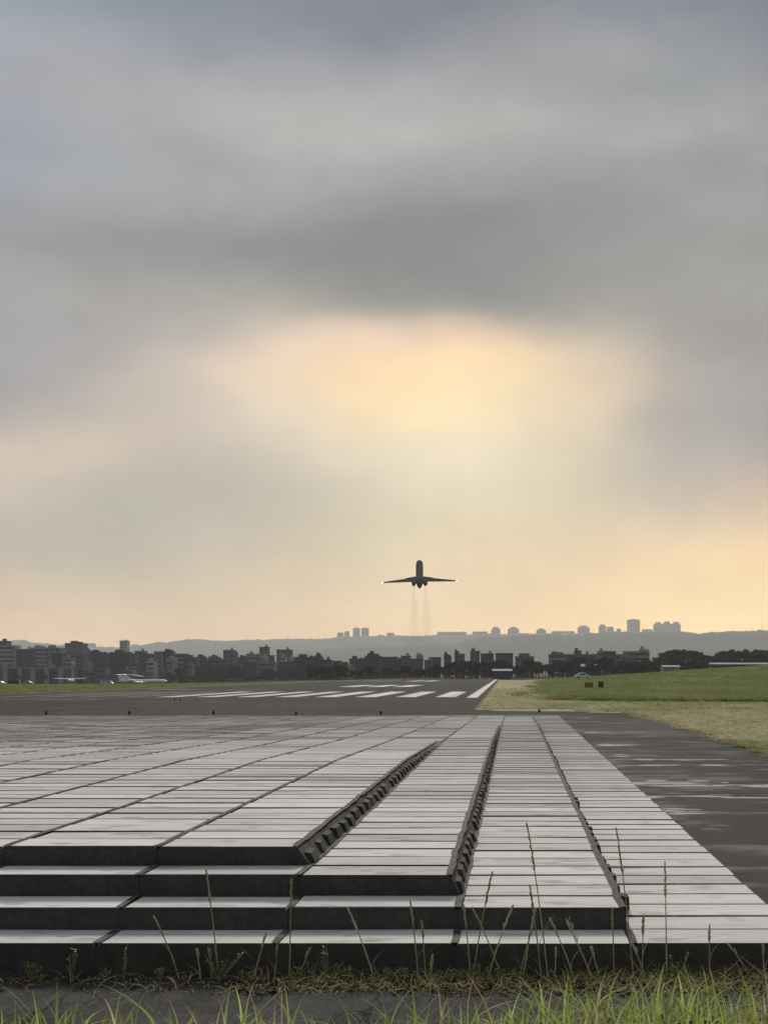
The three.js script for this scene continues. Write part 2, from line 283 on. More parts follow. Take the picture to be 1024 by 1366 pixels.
  // tape over the joints between columns, one strip for each level it lies on
  const strip = (xc, pts, w, lift) => {                      // pts: [d, y]
    const g = new GB(); g.s = 0.5; let L, R;
    pts.forEach(([d, y], i) => { const wob = 0.02 * (fbm(d * 2.1, xc * 3, 101, 3) - 0.5) * 2, l = [xc - w / 2 + wob + rr(-0.005, 0.005), y + lift, -d], r = [xc + w / 2 + wob + rr(-0.005, 0.005), y + lift, -d]; if (i) g.quad(L, R, r, l); L = l; R = r; });
    return obj('joint_tape', g.geo(), tapeMat, bed);
  };
  for (let c = 0; c < COLS; c++) {                            // boundary on the right side of column c
    const xb = XR - BW * c; let run = [], lev = -1;
    for (let r = 0; r < ROWS; r++) {
      const l = Math.min(c, r, 3);
      if (l !== lev) { if (run.length > 1) strip(xb - (c > 0 && lev === c ? 0.022 + INSET[c] : 0), run, c === 0 ? 0.04 : 0.052, 0.009); run = []; lev = l; run.push([D0 + r * BR + 0.006, topOf(c, r)]); }
      const d = D0 + (r + 1) * BR; for (const f of [0.5, 1]) run.push([d - BR + BR * f - (f === 1 && Math.min(c, r + 1, 3) !== l ? 0.006 : 0), Math.min(topOf(c, r), LEV[l])]);
    }
    if (c > 0 && c <= 3) {
      const up1 = run.filter(([d]) => Math.min(LEV[c], taper(d)) - Math.min(LEV[c - 1], taper(d)) > 0.012), on = run.filter((q) => !up1.includes(q));
      strip(xb - 0.022 - INSET[c], up1, 0.052, 0.009); if (on.length > 1) strip(xb, on, 0.045, 0.009);
      if (c > 1) strip(xb + 0.012, up1.map(([d]) => [d, Math.min(LEV[c - 1], taper(d))]), 0.05, 0.009);
    } else if (c > 0) strip(xb, run, 0.052, 0.009);
  }
  // vent flaps standing off the exposed side of each raised column
  for (let c = 1; c <= 3; c++) for (let r = c; r < ROWS; r++) {
    const hi = topOf(c, r), lo = topOf(c - 1, r), s = hi - lo; if (s < 0.03) break; if (rnd() < 0.07) continue;
    const xb = XR - BW * c - INSET[c], zc = -(D0 + (r + 0.5) * BR) + rr(-0.05, 0.05), w = c > 1 ? INSET[c] * 0.7 + rr(0.0, 0.022) : rr(0.05, 0.085), l = rr(0.1, 0.22), g = new GB(); g.s = 0.5;
    const f = c > 1 ? rr(0.22, 0.36) : 0.15, t = mix(hi, lo, f), x0 = xb + INSET[c] * f + 0.001, k = c > 1 ? rr(0.5, 0.72) : rr(0.75, 1);
    const P = (x, y, z) => [x, y, zc + z];
    g.quad(P(x0, t, l), P(x0 + w * k, t - 0.012, l * 0.85), P(x0 + w * k, t - 0.012, -l * 0.85), P(x0, t, -l));
    g.quad(P(x0, lo + 0.018, l), P(x0 + w, lo + 0.018, l * 0.9), P(x0 + w * k, t - 0.012, l * 0.85), P(x0, t, l));
    g.quad(P(x0 + w, lo + 0.018, l * 0.9), P(x0 + w, lo + 0.018, -l * 0.9), P(x0 + w * k, t - 0.012, -l * 0.85), P(x0 + w * k, t - 0.012, l * 0.85));
    g.quad(P(x0 + w, lo + 0.018, -l * 0.9), P(x0, lo + 0.018, -l), P(x0, t, -l), P(x0 + w * k, t - 0.012, -l * 0.85));
    obj('vent_flap', g.geo(), flapMats[Math.floor(rnd() * 3)], bed);
  }
}

// ---------------------------------------------------------------- hills
function hills(name, ridge, d, depth, label, rough) {
  const N = 1500, M = 10, xa = -0.62 * d, xb = 0.55 * d, p = [], ix = [];
  const ridgeAt = (px) => { const R = ridge; if (px <= R[0][0]) return R[0][1]; for (let i = 0; i < R.length - 1; i++) if (px <= R[i + 1][0]) return mix(R[i][1], R[i + 1][1], smooth(R[i][0], R[i + 1][0], px)); return R[R.length - 1][1]; };
  for (let j = 0; j <= M; j++) for (let i = 0; i <= N; i++) {
    const t = j / M, x = mix(xa, xb, i / N), px = HX + x / d * F, top = CAMH + (HY - ridgeAt(px)) / F * d;
    const dd = d - depth * (1 - t), k = Math.pow(t, 0.75);
    const bump = rough * ((fbm(x / 38, dd / 60, 7, 3) - 0.4) * k + (fbm(x / 11, j * 3.1, 8, 2) - 0.5) * 0.8 * k) + depth * 0.03 * (fbm(x / 420, dd / 300, 9, 3) - 0.5) * t * (1 - t) * 4;
    p.push(x, Math.max(-2, top * k * (0.86 + 0.14 * t) + bump - (j === 0 ? 4 : 0)), -dd);
  }
  for (let i = 0; i <= N; i++) { p.push(mix(xa, xb, i / N), -4, -(d + 60)); }
  for (let j = 0; j <= M; j++) for (let i = 0; i < N; i++) { const a = j * (N + 1) + i; ix.push(a, a + 1, a + N + 2, a, a + N + 2, a + N + 1); }
  const g = new THREE.BufferGeometry(); g.setAttribute('position', new THREE.Float32BufferAttribute(p, 3)); g.setIndex(ix); g.computeVertexNormals();
  return tag(obj(name, g, std(0.045, 0.06, 0.035, 1)), label, 'hills', null, 'structure');
}
hills('far_hills', [[-500, 856], [0, 857], [12, 855], [28, 854], [48, 858], [90, 861], [130, 863], [165, 864], [190, 861], [215, 857], [256, 853], [300, 855], [345, 853.5], [384, 852.5], [440, 852], [465, 849], [512, 848.5], [583, 848], [640, 846], [700, 845], [800, 846], [1024, 846], [1500, 850]], 11000, 1900, 'far hazy plateau ridge on the skyline', 14);
hills('near_hills', [[-500, 898], [200, 888], [330, 878], [420, 869], [480, 863], [550, 862], [600, 858], [650, 850], [700, 846.5], [768, 846], [830, 843.5], [896, 842.5], [935, 844], [980, 842], [1024, 840.5], [1500, 838]], 7200, 1500, 'darker wooded ridge in front of the plateau', 13);

// ---------------------------------------------------------------- buildings
const wallTex = tex(256, 256, (a, b) => { const n = fbm(a * 10, b * 10, 111, 4, 10), s = fbm(a * 40, b * 4, 112, 3, 4); return gray(0.8 + 0.3 * (n - 0.5) + 0.25 * (s - 0.5)); });
const wallMats = {};
const TONES = { 'pale grey': [0.42, 0.43, 0.45], 'grey': [0.24, 0.245, 0.26], 'cream': [0.42, 0.38, 0.32], 'dark grey': [0.10, 0.105, 0.12], 'charcoal': [0.05, 0.053, 0.064], 'brown': [0.16, 0.12, 0.10], 'white': [0.5, 0.5, 0.5], 'blue grey': [0.15, 0.17, 0.21] };
const wallMat = (t) => wallMats[t] ||= new THREE.MeshStandardMaterial({ color: new THREE.Color(...TONES[t]), map: wallTex, roughness: 0.9 });
const glassMat = std(0.035, 0.04, 0.05, 0.35), roofMat = std(0.09, 0.09, 0.095, 0.95), ledgeMat = std(0.38, 0.38, 0.38, 0.9), metalMat = std(0.3, 0.31, 0.32, 0.5, { metalness: 0.6 });
const blocks = [];
function building(px0, px1, ytop, d, tone, style, zone, group) {
  const x0 = (px0 - HX) / F * d, x1 = (px1 - HX) / F * d, w = x1 - x0, cx = (x0 + x1) / 2, base = landH(cx, d) - 0.6, top = CAMH + (HY - ytop) / F * d, h = Math.max(4, top - base), dep = rr(10, 17);
  const g = thing('city_building', '', 'building', [cx, base, -d], group), wm = wallMat(tone), fl = Math.max(1, Math.min(14, Math.round(h / 3.3))), fh = h / fl;
  const wall = obj('wall', boxAt(w, h, dep, 0, h / 2, -dep / 2), wm, g);
  obj('parapet', mergeGeometries([boxAt(w + 0.5, 0.9, 0.4, 0, h + 0.3, 0.05), boxAt(w + 0.5, 0.9, 0.4, 0, h + 0.3, -dep), boxAt(0.4, 0.9, dep - 0.4, -w / 2, h + 0.3, -dep / 2), boxAt(0.4, 0.9, dep - 0.4, w / 2, h + 0.3, -dep / 2)]), wm, g);
  const cols = Math.max(2, Math.round(w / 3.4)), cw = w / cols;
  if (style !== 'blank') for (let f = 0; f < fl; f++) {
    const y = f * fh + fh * 0.55;
    if (style === 'windows') { for (let k = 0; k < cols; k++) obj('window', boxAt(cw * 0.55, fh * 0.5, 0.12, -w / 2 + (k + 0.5) * cw, y, 0.03), glassMat, wall); }
    else { obj('window_band', boxAt(w * 0.9, fh * 0.42, 0.12, 0, y, 0.03), glassMat, wall); if (style === 'balconies') obj('balcony', boxAt(w * 0.94, fh * 0.3, 0.9, 0, y - fh * 0.38, 0.47), ledgeMat, wall); }
  }
  const kind = pick(['a stair hut', 'a water tank', 'a flat roof', 'two roof huts']);
  if (kind === 'a stair hut' || kind === 'two roof huts') obj('roof_hut', boxAt(Math.min(5, w * 0.4), 2.6, 5, w * rr(-0.25, -0.1), h + 1.3, -dep / 2), wm, g);
  if (kind === 'two roof huts') obj('roof_hut', boxAt(Math.min(4, w * 0.25), 1.9, 4, w * rr(0.15, 0.3), h + 0.95, -dep / 2), wm, g);
  if (kind === 'a water tank') { const t = obj('water_tank', new THREE.CylinderGeometry(1.1, 1.1, 2, 12).translate(w * 0.2, h + 1.6, -dep / 2), metalMat, g); obj('tank_stand', boxAt(1.8, 0.6, 1.8, w * 0.2, h + 0.3, -dep / 2), roofMat, t); }
  const face = { windows: 'window grid', bands: 'ribbon windows', balconies: 'balcony rows', blank: 'a plain wall' }[style];
  g.userData.label = `${tone} ${fl} storey ${w > 2 * h ? 'long' : w < h * 0.8 ? 'slim' : 'square'} block, ${face}, ${kind}, ${zone}`;
  g.userData.group = group; blocks.push({ g, px: (px0 + px1) / 2, tone, fl, face, kind, zone });
  return g;
}
const ZL = 'behind the parked jets', ZM = 'past the runway end', ZR = 'past the green field';
const GL = 'city blocks left of the runway', GM = 'city blocks past the runway end', GR = 'city blocks past the field';
// skyline read from the photograph: left to right
for (const a of [
  [-30, 22, 862, 1230, 'pale grey', 'bands', ZL, GL], [0, 9, 856, 1290, 'charcoal', 'blank', ZL, GL], [22, 42, 867, 1210, 'dark grey', 'bands', ZL, GL], [42, 62, 865, 1235, 'pale grey', 'bands', ZL, GL], [60, 80, 865, 1210, 'grey', 'windows', ZL, GL],
  [70, 82, 873, 1150, 'charcoal', 'bands', ZL, GL], [87, 110, 859, 1260, 'blue grey', 'blank', ZL, GL], [80, 112, 874, 1180, 'brown', 'bands', ZL, GL], [111, 121, 869, 1300, 'dark grey', 'blank', ZL, GL], [120, 134, 871, 1250, 'charcoal', 'bands', ZL, GL],
  [133, 146, 874, 1230, 'dark grey', 'bands', ZL, GL], [148, 173, 871, 1210, 'charcoal', 'windows', ZL, GL], [160, 170, 855, 2400, 'pale grey', 'bands', ZL, GL], [172, 181, 873, 1230, 'dark grey', 'bands', ZL, GL], [180, 191, 869.5, 1250, 'blue grey', 'bands', ZL, GL],
  [190, 206, 873, 1210, 'dark grey', 'windows', ZL, GL], [206, 216, 870, 1260, 'grey', 'bands', ZL, GL], [217, 230, 870, 1220, 'charcoal', 'bands', ZL, GL], [229, 247, 873, 1240, 'dark grey', 'balconies', ZL, GL], [245, 262, 878, 1210, 'charcoal', 'bands', ZL, GL],
    [262, 272, 877, 1240, 'charcoal', 'blank', ZL, GL], [270, 300, 880, 1190, 'dark grey', 'bands', ZL, GL], [280, 290, 877.5, 1250, 'charcoal', 'blank', ZL, GL], [298, 311, 868, 1310, 'blue grey', 'windows', ZL, GL], [310, 315, 871, 1312, 'blue grey', 'blank', ZL, GL],
  [317, 326, 878, 1260, 'charcoal', 'blank', ZL, GL], [325, 342, 876, 1300, 'grey', 'bands', ZL, GL], [331, 339, 873, 1304, 'grey', 'blank', ZL, GL], [346, 357, 864, 1330, 'dark grey', 'windows', ZL, GL], [356, 364, 875, 1310, 'dark grey', 'bands', ZL, GL],
  [369, 388, 867.5, 1340, 'blue grey', 'windows', ZL, GL], [262, 300, 890, 1100, 'charcoal', 'bands', ZL, GL], [296, 320, 887, 1110, 'dark grey', 'balconies', ZL, GL], [318, 346, 885, 1130, 'charcoal', 'windows', ZL, GL], [344, 366, 884, 1120, 'grey', 'bands', ZL, GL], [364, 396, 884, 1150, 'charcoal', 'bands', ZL, GL],
  [393, 428, 878, 1000, 'charcoal', 'bands', ZM, GM], [421, 427, 875.5, 1006, 'charcoal', 'blank', ZM, GM], [427, 441, 881.5, 1000, 'charcoal', 'bands', ZM, GM], [425, 455, 891, 860, 'dark grey', 'bands', ZM, GM], [452, 470, 892, 850, 'grey', 'balconies', ZM, GM], [440, 468, 887, 960, 'charcoal', 'blank', ZM, GM],
  [466, 481, 880, 1050, 'charcoal', 'bands', ZM, GM], [480, 491, 879, 1060, 'dark grey', 'blank', ZM, GM], [487, 506, 876, 1055, 'charcoal', 'bands', ZM, GM], [491, 503, 873.5, 1058, 'charcoal', 'blank', ZM, GM], [508, 524, 877.5, 1050, 'charcoal', 'windows', ZM, GM],
  [523, 536, 881, 1040, 'charcoal', 'bands', ZM, GM], [535, 546, 876, 1080, 'dark grey', 'bands', ZM, GM], [546, 563, 880, 1060, 'charcoal', 'windows', ZM, GM], [555, 563, 875.5, 1120, 'grey', 'blank', ZM, GM], [566, 575, 882, 1040, 'charcoal', 'bands', ZM, GM], [573, 587, 878, 1070, 'charcoal', 'bands', ZM, GM],
  [592, 601, 877, 1080, 'charcoal', 'windows', ZM, GM], [592, 597, 874, 1084, 'charcoal', 'blank', ZM, GM], [606, 619, 873.5, 1100, 'dark grey', 'bands', ZM, GM], [606, 610, 870.5, 1104, 'dark grey', 'blank', ZM, GM], [627, 639, 869.5, 1120, 'dark grey', 'windows', ZM, GM], [641, 658, 873, 1090, 'charcoal', 'bands', ZM, GM],
  [661, 684, 872.5, 1100, 'charcoal', 'windows', ZM, GM], [687, 712, 877, 1060, 'dark grey', 'windows', ZR, GR], [692, 705, 873, 1064, 'brown', 'blank', ZR, GR], [732, 756, 874, 1080, 'dark grey', 'balconies', ZR, GR], [742, 750, 871.5, 1084, 'grey', 'blank', ZR, GR], [754, 796, 874, 1050, 'dark grey', 'bands', ZR, GR], [766, 775, 869.5, 1054, 'charcoal', 'blank', ZR, GR],
  [797, 804, 870, 1055, 'pale grey', 'bands', ZR, GR], [803, 821, 870, 1050, 'dark grey', 'bands', ZR, GR], [820, 836, 874, 1060, 'grey', 'windows', ZR, GR], [832, 866, 870, 1080, 'grey', 'bands', ZR, GR], [853, 864, 867, 1084, 'pale grey', 'windows', ZR, GR], [998, 1012, 876, 900, 'brown', 'windows', ZR, GR], [980, 998, 879, 890, 'dark grey', 'bands', ZR, GR], [1010, 1032, 877, 905, 'grey', 'bands', ZR, GR],
]) building(...a);
// low infill behind
for (let k = 0; k < 78; k++) { const p = rr(-30, 430), w = rr(5, 13); building(p, p + w, rr(876, 902), rr(1066, 1330), pick(['dark grey', 'grey', 'charcoal', 'blue grey', 'brown', 'pale grey']), pick(['bands', 'bands', 'windows', 'balconies']), ZL, GL); }
// where two blocks look the same, say what they stand beside
{
  const same = (b) => blocks.filter((o) => o.g.userData.label === b.g.userData.label).length > 1, twins = blocks.filter(same);
  for (const b of twins) { const n = blocks.filter((o) => o !== b && !(o.tone === b.tone && o.fl === b.fl)).sort((p, q) => Math.abs(p.px - b.px) - Math.abs(q.px - b.px))[0]; b.g.userData.label = `${b.tone} ${b.fl} storey block, ${b.face}, ${b.kind}, beside ${n.tone} ${n.fl} storey block`; }
}
// far towers along the plateau
const farMat = wallMat('grey');
for (const [a, b, y, kind, d] of [[450, 458, 843.5, 'slab', 11700], [459.5, 466, 842, 'slab', 11700], [471, 480, 837.5, 'slab', 11800], [482, 492, 837.5, 'slab', 11800], [516, 526, 844, 'slab', 11700], [583, 622, 842.5, 'row', 11700], [630, 650, 842, 'row', 11700], [655, 667, 836.5, 'stepped', 11700], [677, 692, 836.5, 'stepped', 11700], [715, 728, 838.5, 'stepped', 11700], [735, 766, 841.5, 'row', 11700], [770, 786, 834.5, 'stepped', 11750], [798, 808, 833, 'stepped', 11750], [809, 818, 836, 'slab', 11750], [822, 828, 838.5, 'slab', 11720], [836, 853, 826, 'slab', 11800], [856, 870, 839, 'row', 11750], [871, 883, 830, 'stepped', 11800], [883, 895, 829, 'stepped', 11800], [895, 907, 829.5, 'stepped', 11800], [176, 184, 859.5, 'slab', 11600], [118, 128, 858, 'row', 11600]]) {
  const x0 = (a - HX) / F * d, x1 = (b - HX) / F * d, w = x1 - x0, top = CAMH + (HY - y) / F * d, bot = CAMH + (HY - 862) / F * d - 30, h = top - bot;
  const g = thing('hilltop_tower', '', 'tower', [(x0 + x1) / 2, bot, -d]);
  if (kind === 'stepped') { obj('wall', boxAt(w, h * 0.93, 30, 0, h * 0.465, 0), farMat, g); obj('crown', boxAt(w * 0.6, h * 0.07, 20, 0, h * 0.965, 0), farMat, g); }
  else if (kind === 'row') { obj('wall', boxAt(w, h * 0.97, 26, 0, h * 0.485, 0), farMat, g); for (let k = 0; k < 4; k++) obj('roof_hut', boxAt(w * 0.08, h * 0.035, 8, w * (-0.36 + 0.24 * k), h * 0.985, 0), farMat, g); }
  else { obj('wall', boxAt(w, h * 0.98, 28, 0, h * 0.49, 0), farMat, g); obj('roof_hut', boxAt(w * 0.5, h * 0.02, 12, 0, h * 0.99, 0), farMat, g); }
  for (let k = 1; k < 6; k++) obj('window_band', boxAt(w * 0.86, 1.5, 0.4, 0, h * (0.5 + 0.08 * k), kind === 'row' ? 13.1 : kind === 'stepped' ? 15.1 : 14.1), glassMat, g);
  const where = y === 826 ? 'standing tallest and alone on the hazy ridge' : a > 860 && kind === 'stepped' ? 'joined in a row of three on the hazy ridge' : a > 440 && a < 500 ? 'in the cluster of four on the hazy ridge' : a < 200 ? 'on the hazy ridge above the parked jets' : 'on the hazy ridge past the field';
  tag(g, `grey ${kind === 'row' ? 'long low block' : kind === 'stepped' ? 'tower with a stepped top' : 'flat topped tower'} ${where}`, 'tower', `hilltop towers, ${kind} kind, ${where}`);
}
for (const [px, y, d, what] of [[505, 841, 10970, 'thin mast standing on the hazy ridge right of the four towers'], [1016, 828, 7180, 'tall thin mast on the hazy ridge past the green field'], [1001, 835, 7180, 'short thin mast on the hazy ridge past the green field'], [386, 845, 10970, 'thin mast on the hazy ridge above the long dark building']]) {
  const b = at(px, 856, d), h = (856 - y) / F * d, g = thing('radio_mast', what, 'mast', [b.x, b.y, b.z]);
  obj('pole', new THREE.CylinderGeometry(0.5, 1.4, h, 6).translate(0, h / 2, 0), metalMat, g); for (const k of [0.7, 0.85]) obj('crossarm', boxAt(5, 0.6, 0.6, 0, h * k, 0), metalMat, g);
}
// long terminal row with pale roof edge and piers, hangar, roofs
{
  const d = 1060, b = at(0, 914, d), X = (px) => (px - HX) / F * d, y = landH(X(60), d) - 0.5, h = CAMH + (HY - 890.5) / F * d - y;
  const g = thing('terminal_building', 'long low grey terminal with pale roof edge and upright piers beside the grass', 'building', [X(60), y, -d]);
  const x0 = X(-60) - X(60), x1 = X(88) - X(60);
  const w = obj('wall', boxAt(x1 - x0, h - 0.8, 14, (x0 + x1) / 2, (h - 0.8) / 2, -7), wallMat('dark grey'), g);
  for (let k = 0; k < 3; k++) obj('window_band', boxAt((x1 - x0) * 0.97, 1.1, 0.12, (x0 + x1) / 2, h * (0.2 + 0.25 * k), 0.03), glassMat, w);
  obj('roof', boxAt(x1 - x0 + 2, 0.7, 17, (x0 + x1) / 2, h - 0.35, -7), std(0.3, 0.3, 0.3, 0.8), g);
  for (const px of [-30, -12, 8, 27, 45, 63, 82]) obj('pier', boxAt(3.0, h - 0.75, 1.0, X(px) - X(60), (h - 0.75) / 2, 0.65), wallMat('pale grey'), g);
  const hg = thing('hangar', 'wide grey green hangar with a shallow curved roof behind the parked jets', 'hangar', [X(150), y, -d - 8]);
  const sh = new THREE.Shape(); sh.moveTo(-17, 0); sh.lineTo(-17, 5.6); sh.quadraticCurveTo(0, 8.4, 17, 5.6); sh.lineTo(17, 0);
  obj('wall', new THREE.ExtrudeGeometry(sh, { depth: 20, bevelEnabled: false }).translate(0, 0, -20), std(0.12, 0.13, 0.12), hg);
  const rs = new THREE.Shape(); rs.moveTo(-17.6, 5.6); rs.quadraticCurveTo(0, 8.6, 17.6, 5.6); rs.lineTo(17.6, 6.1); rs.quadraticCurveTo(0, 9.2, -17.6, 6.1);
  obj('roof', new THREE.ExtrudeGeometry(rs, { depth: 21, bevelEnabled: false }).translate(0, 0, -20.5), std(0.2, 0.21, 0.21, 0.8), hg);
  for (let k = 0; k < 4; k++) obj('door', boxAt(6.6, 4.9, 0.2, -10.5 + 7 * k, 2.5, 0.12), std(0.14, 0.15, 0.15), hg);
  const tw = thing('light_tower', 'slim pale tower with a white cap above the terminal roof', 'tower', [X(100), y, -d + 4]), th = CAMH + (HY - 882.5) / F * d - y;
  obj('shaft', new THREE.CylinderGeometry(0.9, 1.1, th - 2, 12).translate(0, (th - 2) / 2, 0), wallMat('pale grey'), tw); obj('cap', new THREE.CylinderGeometry(1.5, 1.2, 2, 12).translate(0, th - 1, 0), std(0.75, 0.75, 0.75, 0.6), tw);
  let n = 0;
  for (const [a, c, yy, yb, dd, col, lab] of [[884, 906, 888.5, 894, 640, 'white', 'white walled warehouse at the edge of the green field'], [948, 1060, 885, 891, 660, 'pale grey', 'very long pale roofed shed at the edge of the green field'], [768, 800, 887, 894, 760, 'grey', 'low grey shed among dark trees past the green field'], [657, 682, 893.5, 900, 690, 'pale grey', 'small pale roofed shed beside the runway end']]) {
    const a0 = (a - HX) / F * dd, c0 = (c - HX) / F * dd, by = landH((a0 + c0) / 2, dd) - 0.5, hh = Math.max(3, CAMH + (HY - yy) / F * dd - by), q = thing('shed', lab, 'shed', [(a0 + c0) / 2, by, -dd]);
    obj('wall', boxAt(c0 - a0, hh * 0.85, 9, 0, hh * 0.425, -4.5), wallMat(col === 'white' ? 'white' : 'dark grey'), q);
    const rf = new THREE.Shape(); rf.moveTo(-5.2, 0); rf.lineTo(0, hh * 0.18); rf.lineTo(5.2, 0); rf.lineTo(5.2, -0.25); rf.lineTo(-5.2, -0.25);
    obj('roof', new THREE.ExtrudeGeometry(rf, { depth: c0 - a0 + 0.6, bevelEnabled: false }).rotateY(Math.PI / 2).translate(-(c0 - a0) / 2 - 0.3, hh * 0.85 + 0.25, -4.5), std(0.2, 0.2, 0.21, 0.8), q);
    for (let k = 0; k < 3; k++) obj('door', boxAt(2.6, hh * 0.5, 0.14, (c0 - a0) * (-0.3 + 0.3 * k), hh * 0.25, 0.05), std(0.1, 0.1, 0.11), q);
  }
}

// ---------------------------------------------------------------- trees
const leafMats = [[0.030, 0.042, 0.022], [0.038, 0.050, 0.024], [0.026, 0.036, 0.022], [0.045, 0.055, 0.028]].map((c) => std(...c, 0.9, { side: THREE.DoubleSide })), barkMat = std(0.06, 0.045, 0.035, 1);
function treeProto(k) {
  const g = new THREE.Group(), H = 10, limbs = [rod([0, 0, 0], [0.1, H * 0.45, 0], 0.34, 0.22, 8)];
  const blobs = [];
  for (let i = 0; i < 7 + k; i++) { const a = rr(0, 6.28), q = rr(0.8, 3.4), y = H * rr(0.42, 0.86); blobs.push([Math.cos(a) * q, y, Math.sin(a) * q, rr(1.1, 2.0)]); limbs.push(rod([0.1, H * 0.4, 0], [Math.cos(a) * q * 0.9, y, Math.sin(a) * q * 0.9], 0.14, 0.05, 5)); }
  blobs.push([0, H * 0.86, 0, 1.6]);
  const L = new GB();
  for (let i = 0; i < 1300; i++) {
    const b = pick(blobs), v = new THREE.Vector3(rr(-1, 1), rr(-1, 1), rr(-1, 1)).normalize().multiplyScalar(b[3] * Math.pow(rnd(), 0.4)), c = [b[0] + v.x, b[1] + v.y * 0.8, b[2] + v.z], s = rr(0.2, 0.42);
    const e1 = new THREE.Vector3(rr(-1, 1), rr(-1, 1), rr(-1, 1)).normalize().multiplyScalar(s), e2 = new THREE.Vector3(rr(-1, 1), rr(-1, 1), rr(-1, 1)).normalize().multiplyScalar(s);
    L.quad([c[0] - e1.x, c[1] - e1.y, c[2] - e1.z], [c[0] + e2.x, c[1] + e2.y, c[2] + e2.z], [c[0] + e1.x, c[1] + e1.y, c[2] + e1.z], [c[0] - e2.x, c[1] - e2.y, c[2] - e2.z]);
  }
  const tr = new THREE.Mesh(mergeGeometries(limbs), barkMat), cr = new THREE.Mesh(L.geo(), leafMats[k % 4]); tr.name = 'trunk'; cr.name = 'crown'; for (const m of [tr, cr]) m.castShadow = m.receiveShadow = true; g.add(tr, cr); return g;
}
const protos = [0, 1, 2, 3].map(treeProto);
function tree(px, ytop, d, label, group, wide = 1) {
  const x = (px - HX) / F * d, y = landH(x, d) - 0.15, h = Math.max(2.5, CAMH + (HY - ytop) / F * d - y), t = pick(protos).clone();
  t.name = numbered('broadleaf_tree'); t.position.set(x, y, -d); t.scale.set(h / 10 * wide, h / 10 * 1.06, h / 10 * wide); t.rotation.y = rr(0, 6.28); scene.add(t); tag(t, label, 'tree', group);
}
tree(413, 889, 760, 'big round dark tree in front of the long dark building', 'big round tree', 1.25);
tree(421, 891, 765, 'broad dark tree touching the big round tree', 'second round tree', 1.2);
for (const [a, b, y0, y1, n, lab, grp] of [[225, 400, 890, 904, 34, 'small dark tree standing before the city blocks behind the jets', 'trees before the left city blocks'], [430, 640, 887, 897, 30, 'dark tree in the belt past the end of the runway', 'tree belt past the runway end'], [600, 760, 880, 892, 26, 'dark tree in the thick belt beside the small pale shed', 'tree belt beside the small shed'], [755, 880, 877, 888, 24, 'dark tree between the grey sheds past the field', 'trees past the green field'], [890, 1030, 880, 887, 20, 'low dark tree beside the long pale roofed shed', 'trees by the long shed'], [560, 700, 890, 899, 22, 'low bushy dark tree in front of the tree belt at the runway end', 'low trees before the belt'], [690, 870, 886, 893, 24, 'low bushy dark tree along the far edge of the green field', 'low trees along the field edge'], [5, 130, 895, 905, 5, 'small dark tree in front of the long terminal', 'trees by the terminal']])
  for (let k = 0; k < n; k++) tree(mix(a, b, (k + rr(0.1, 0.9)) / n), rr(y0, y1), rr(700, 745) + (y1 - y0 > 9 ? 30 : 0) + (b < 405 ? 310 : 0), lab, grp, rr(1, 1.5));
// wooded rise past the field: far-off wood that reads as one mass
{
  const geo = protos[1].children[1].geometry, N = 420, m = new THREE.InstancedMesh(geo, leafMats[0], N), o = new THREE.Object3D();
  const rise = (x, d) => { const px = HX + x / d * F; return 4 + 10.5 * smooth(850, 900, px) * (1 - 0.30 * Math.exp(-Math.pow((px - 947) / 13, 2))) * smooth(770, 880, d) * 1.0; };
  for (let i = 0; i < N; i++) { const d = rr(790, 930), px = rr(835, 1120), x = (px - HX) / F * d, s = rr(0.45, 0.75); o.position.set(x, rise(x, d) - 5.2, -d); o.scale.set(s * 1.3, s, s * 1.3); o.rotation.y = rr(0, 6.28); o.updateMatrix(); m.setMatrixAt(i, o.matrix); m.setColorAt(i, new THREE.Color(rr(0.7, 1.2), rr(0.8, 1.2), rr(0.7, 1.1))); }
  m.name = 'woodland'; m.castShadow = m.receiveShadow = true; scene.add(m); tag(m, 'dark wood covering the rise past the green field', 'woodland', null, 'stuff');
  const g = new THREE.BufferGeometry(), p = [], ix = [], A = 60, B = 14;
  for (let j = 0; j <= B; j++) for (let i = 0; i <= A; i++) { const d = mix(770, 960, j / B), x = (mix(820, 1160, i / A) - HX) / F * d; p.push(x, (j === 0 || j === B || i === 0 || i === A) ? -1 : rise(x, d) - 3, -d); }
  for (let j = 0; j < B; j++) for (let i = 0; i < A; i++) { const a = j * (A + 1) + i; ix.push(a, a + 1, a + A + 2, a, a + A + 2, a + A + 1); }
  g.setAttribute('position', new THREE.Float32BufferAttribute(p, 3)); g.setIndex(ix); g.computeVertexNormals();
  tag(obj('wooded_hill', g, std(0.03, 0.038, 0.02, 1)), 'low rise under the wood past the field', 'hill', null, 'structure');
}

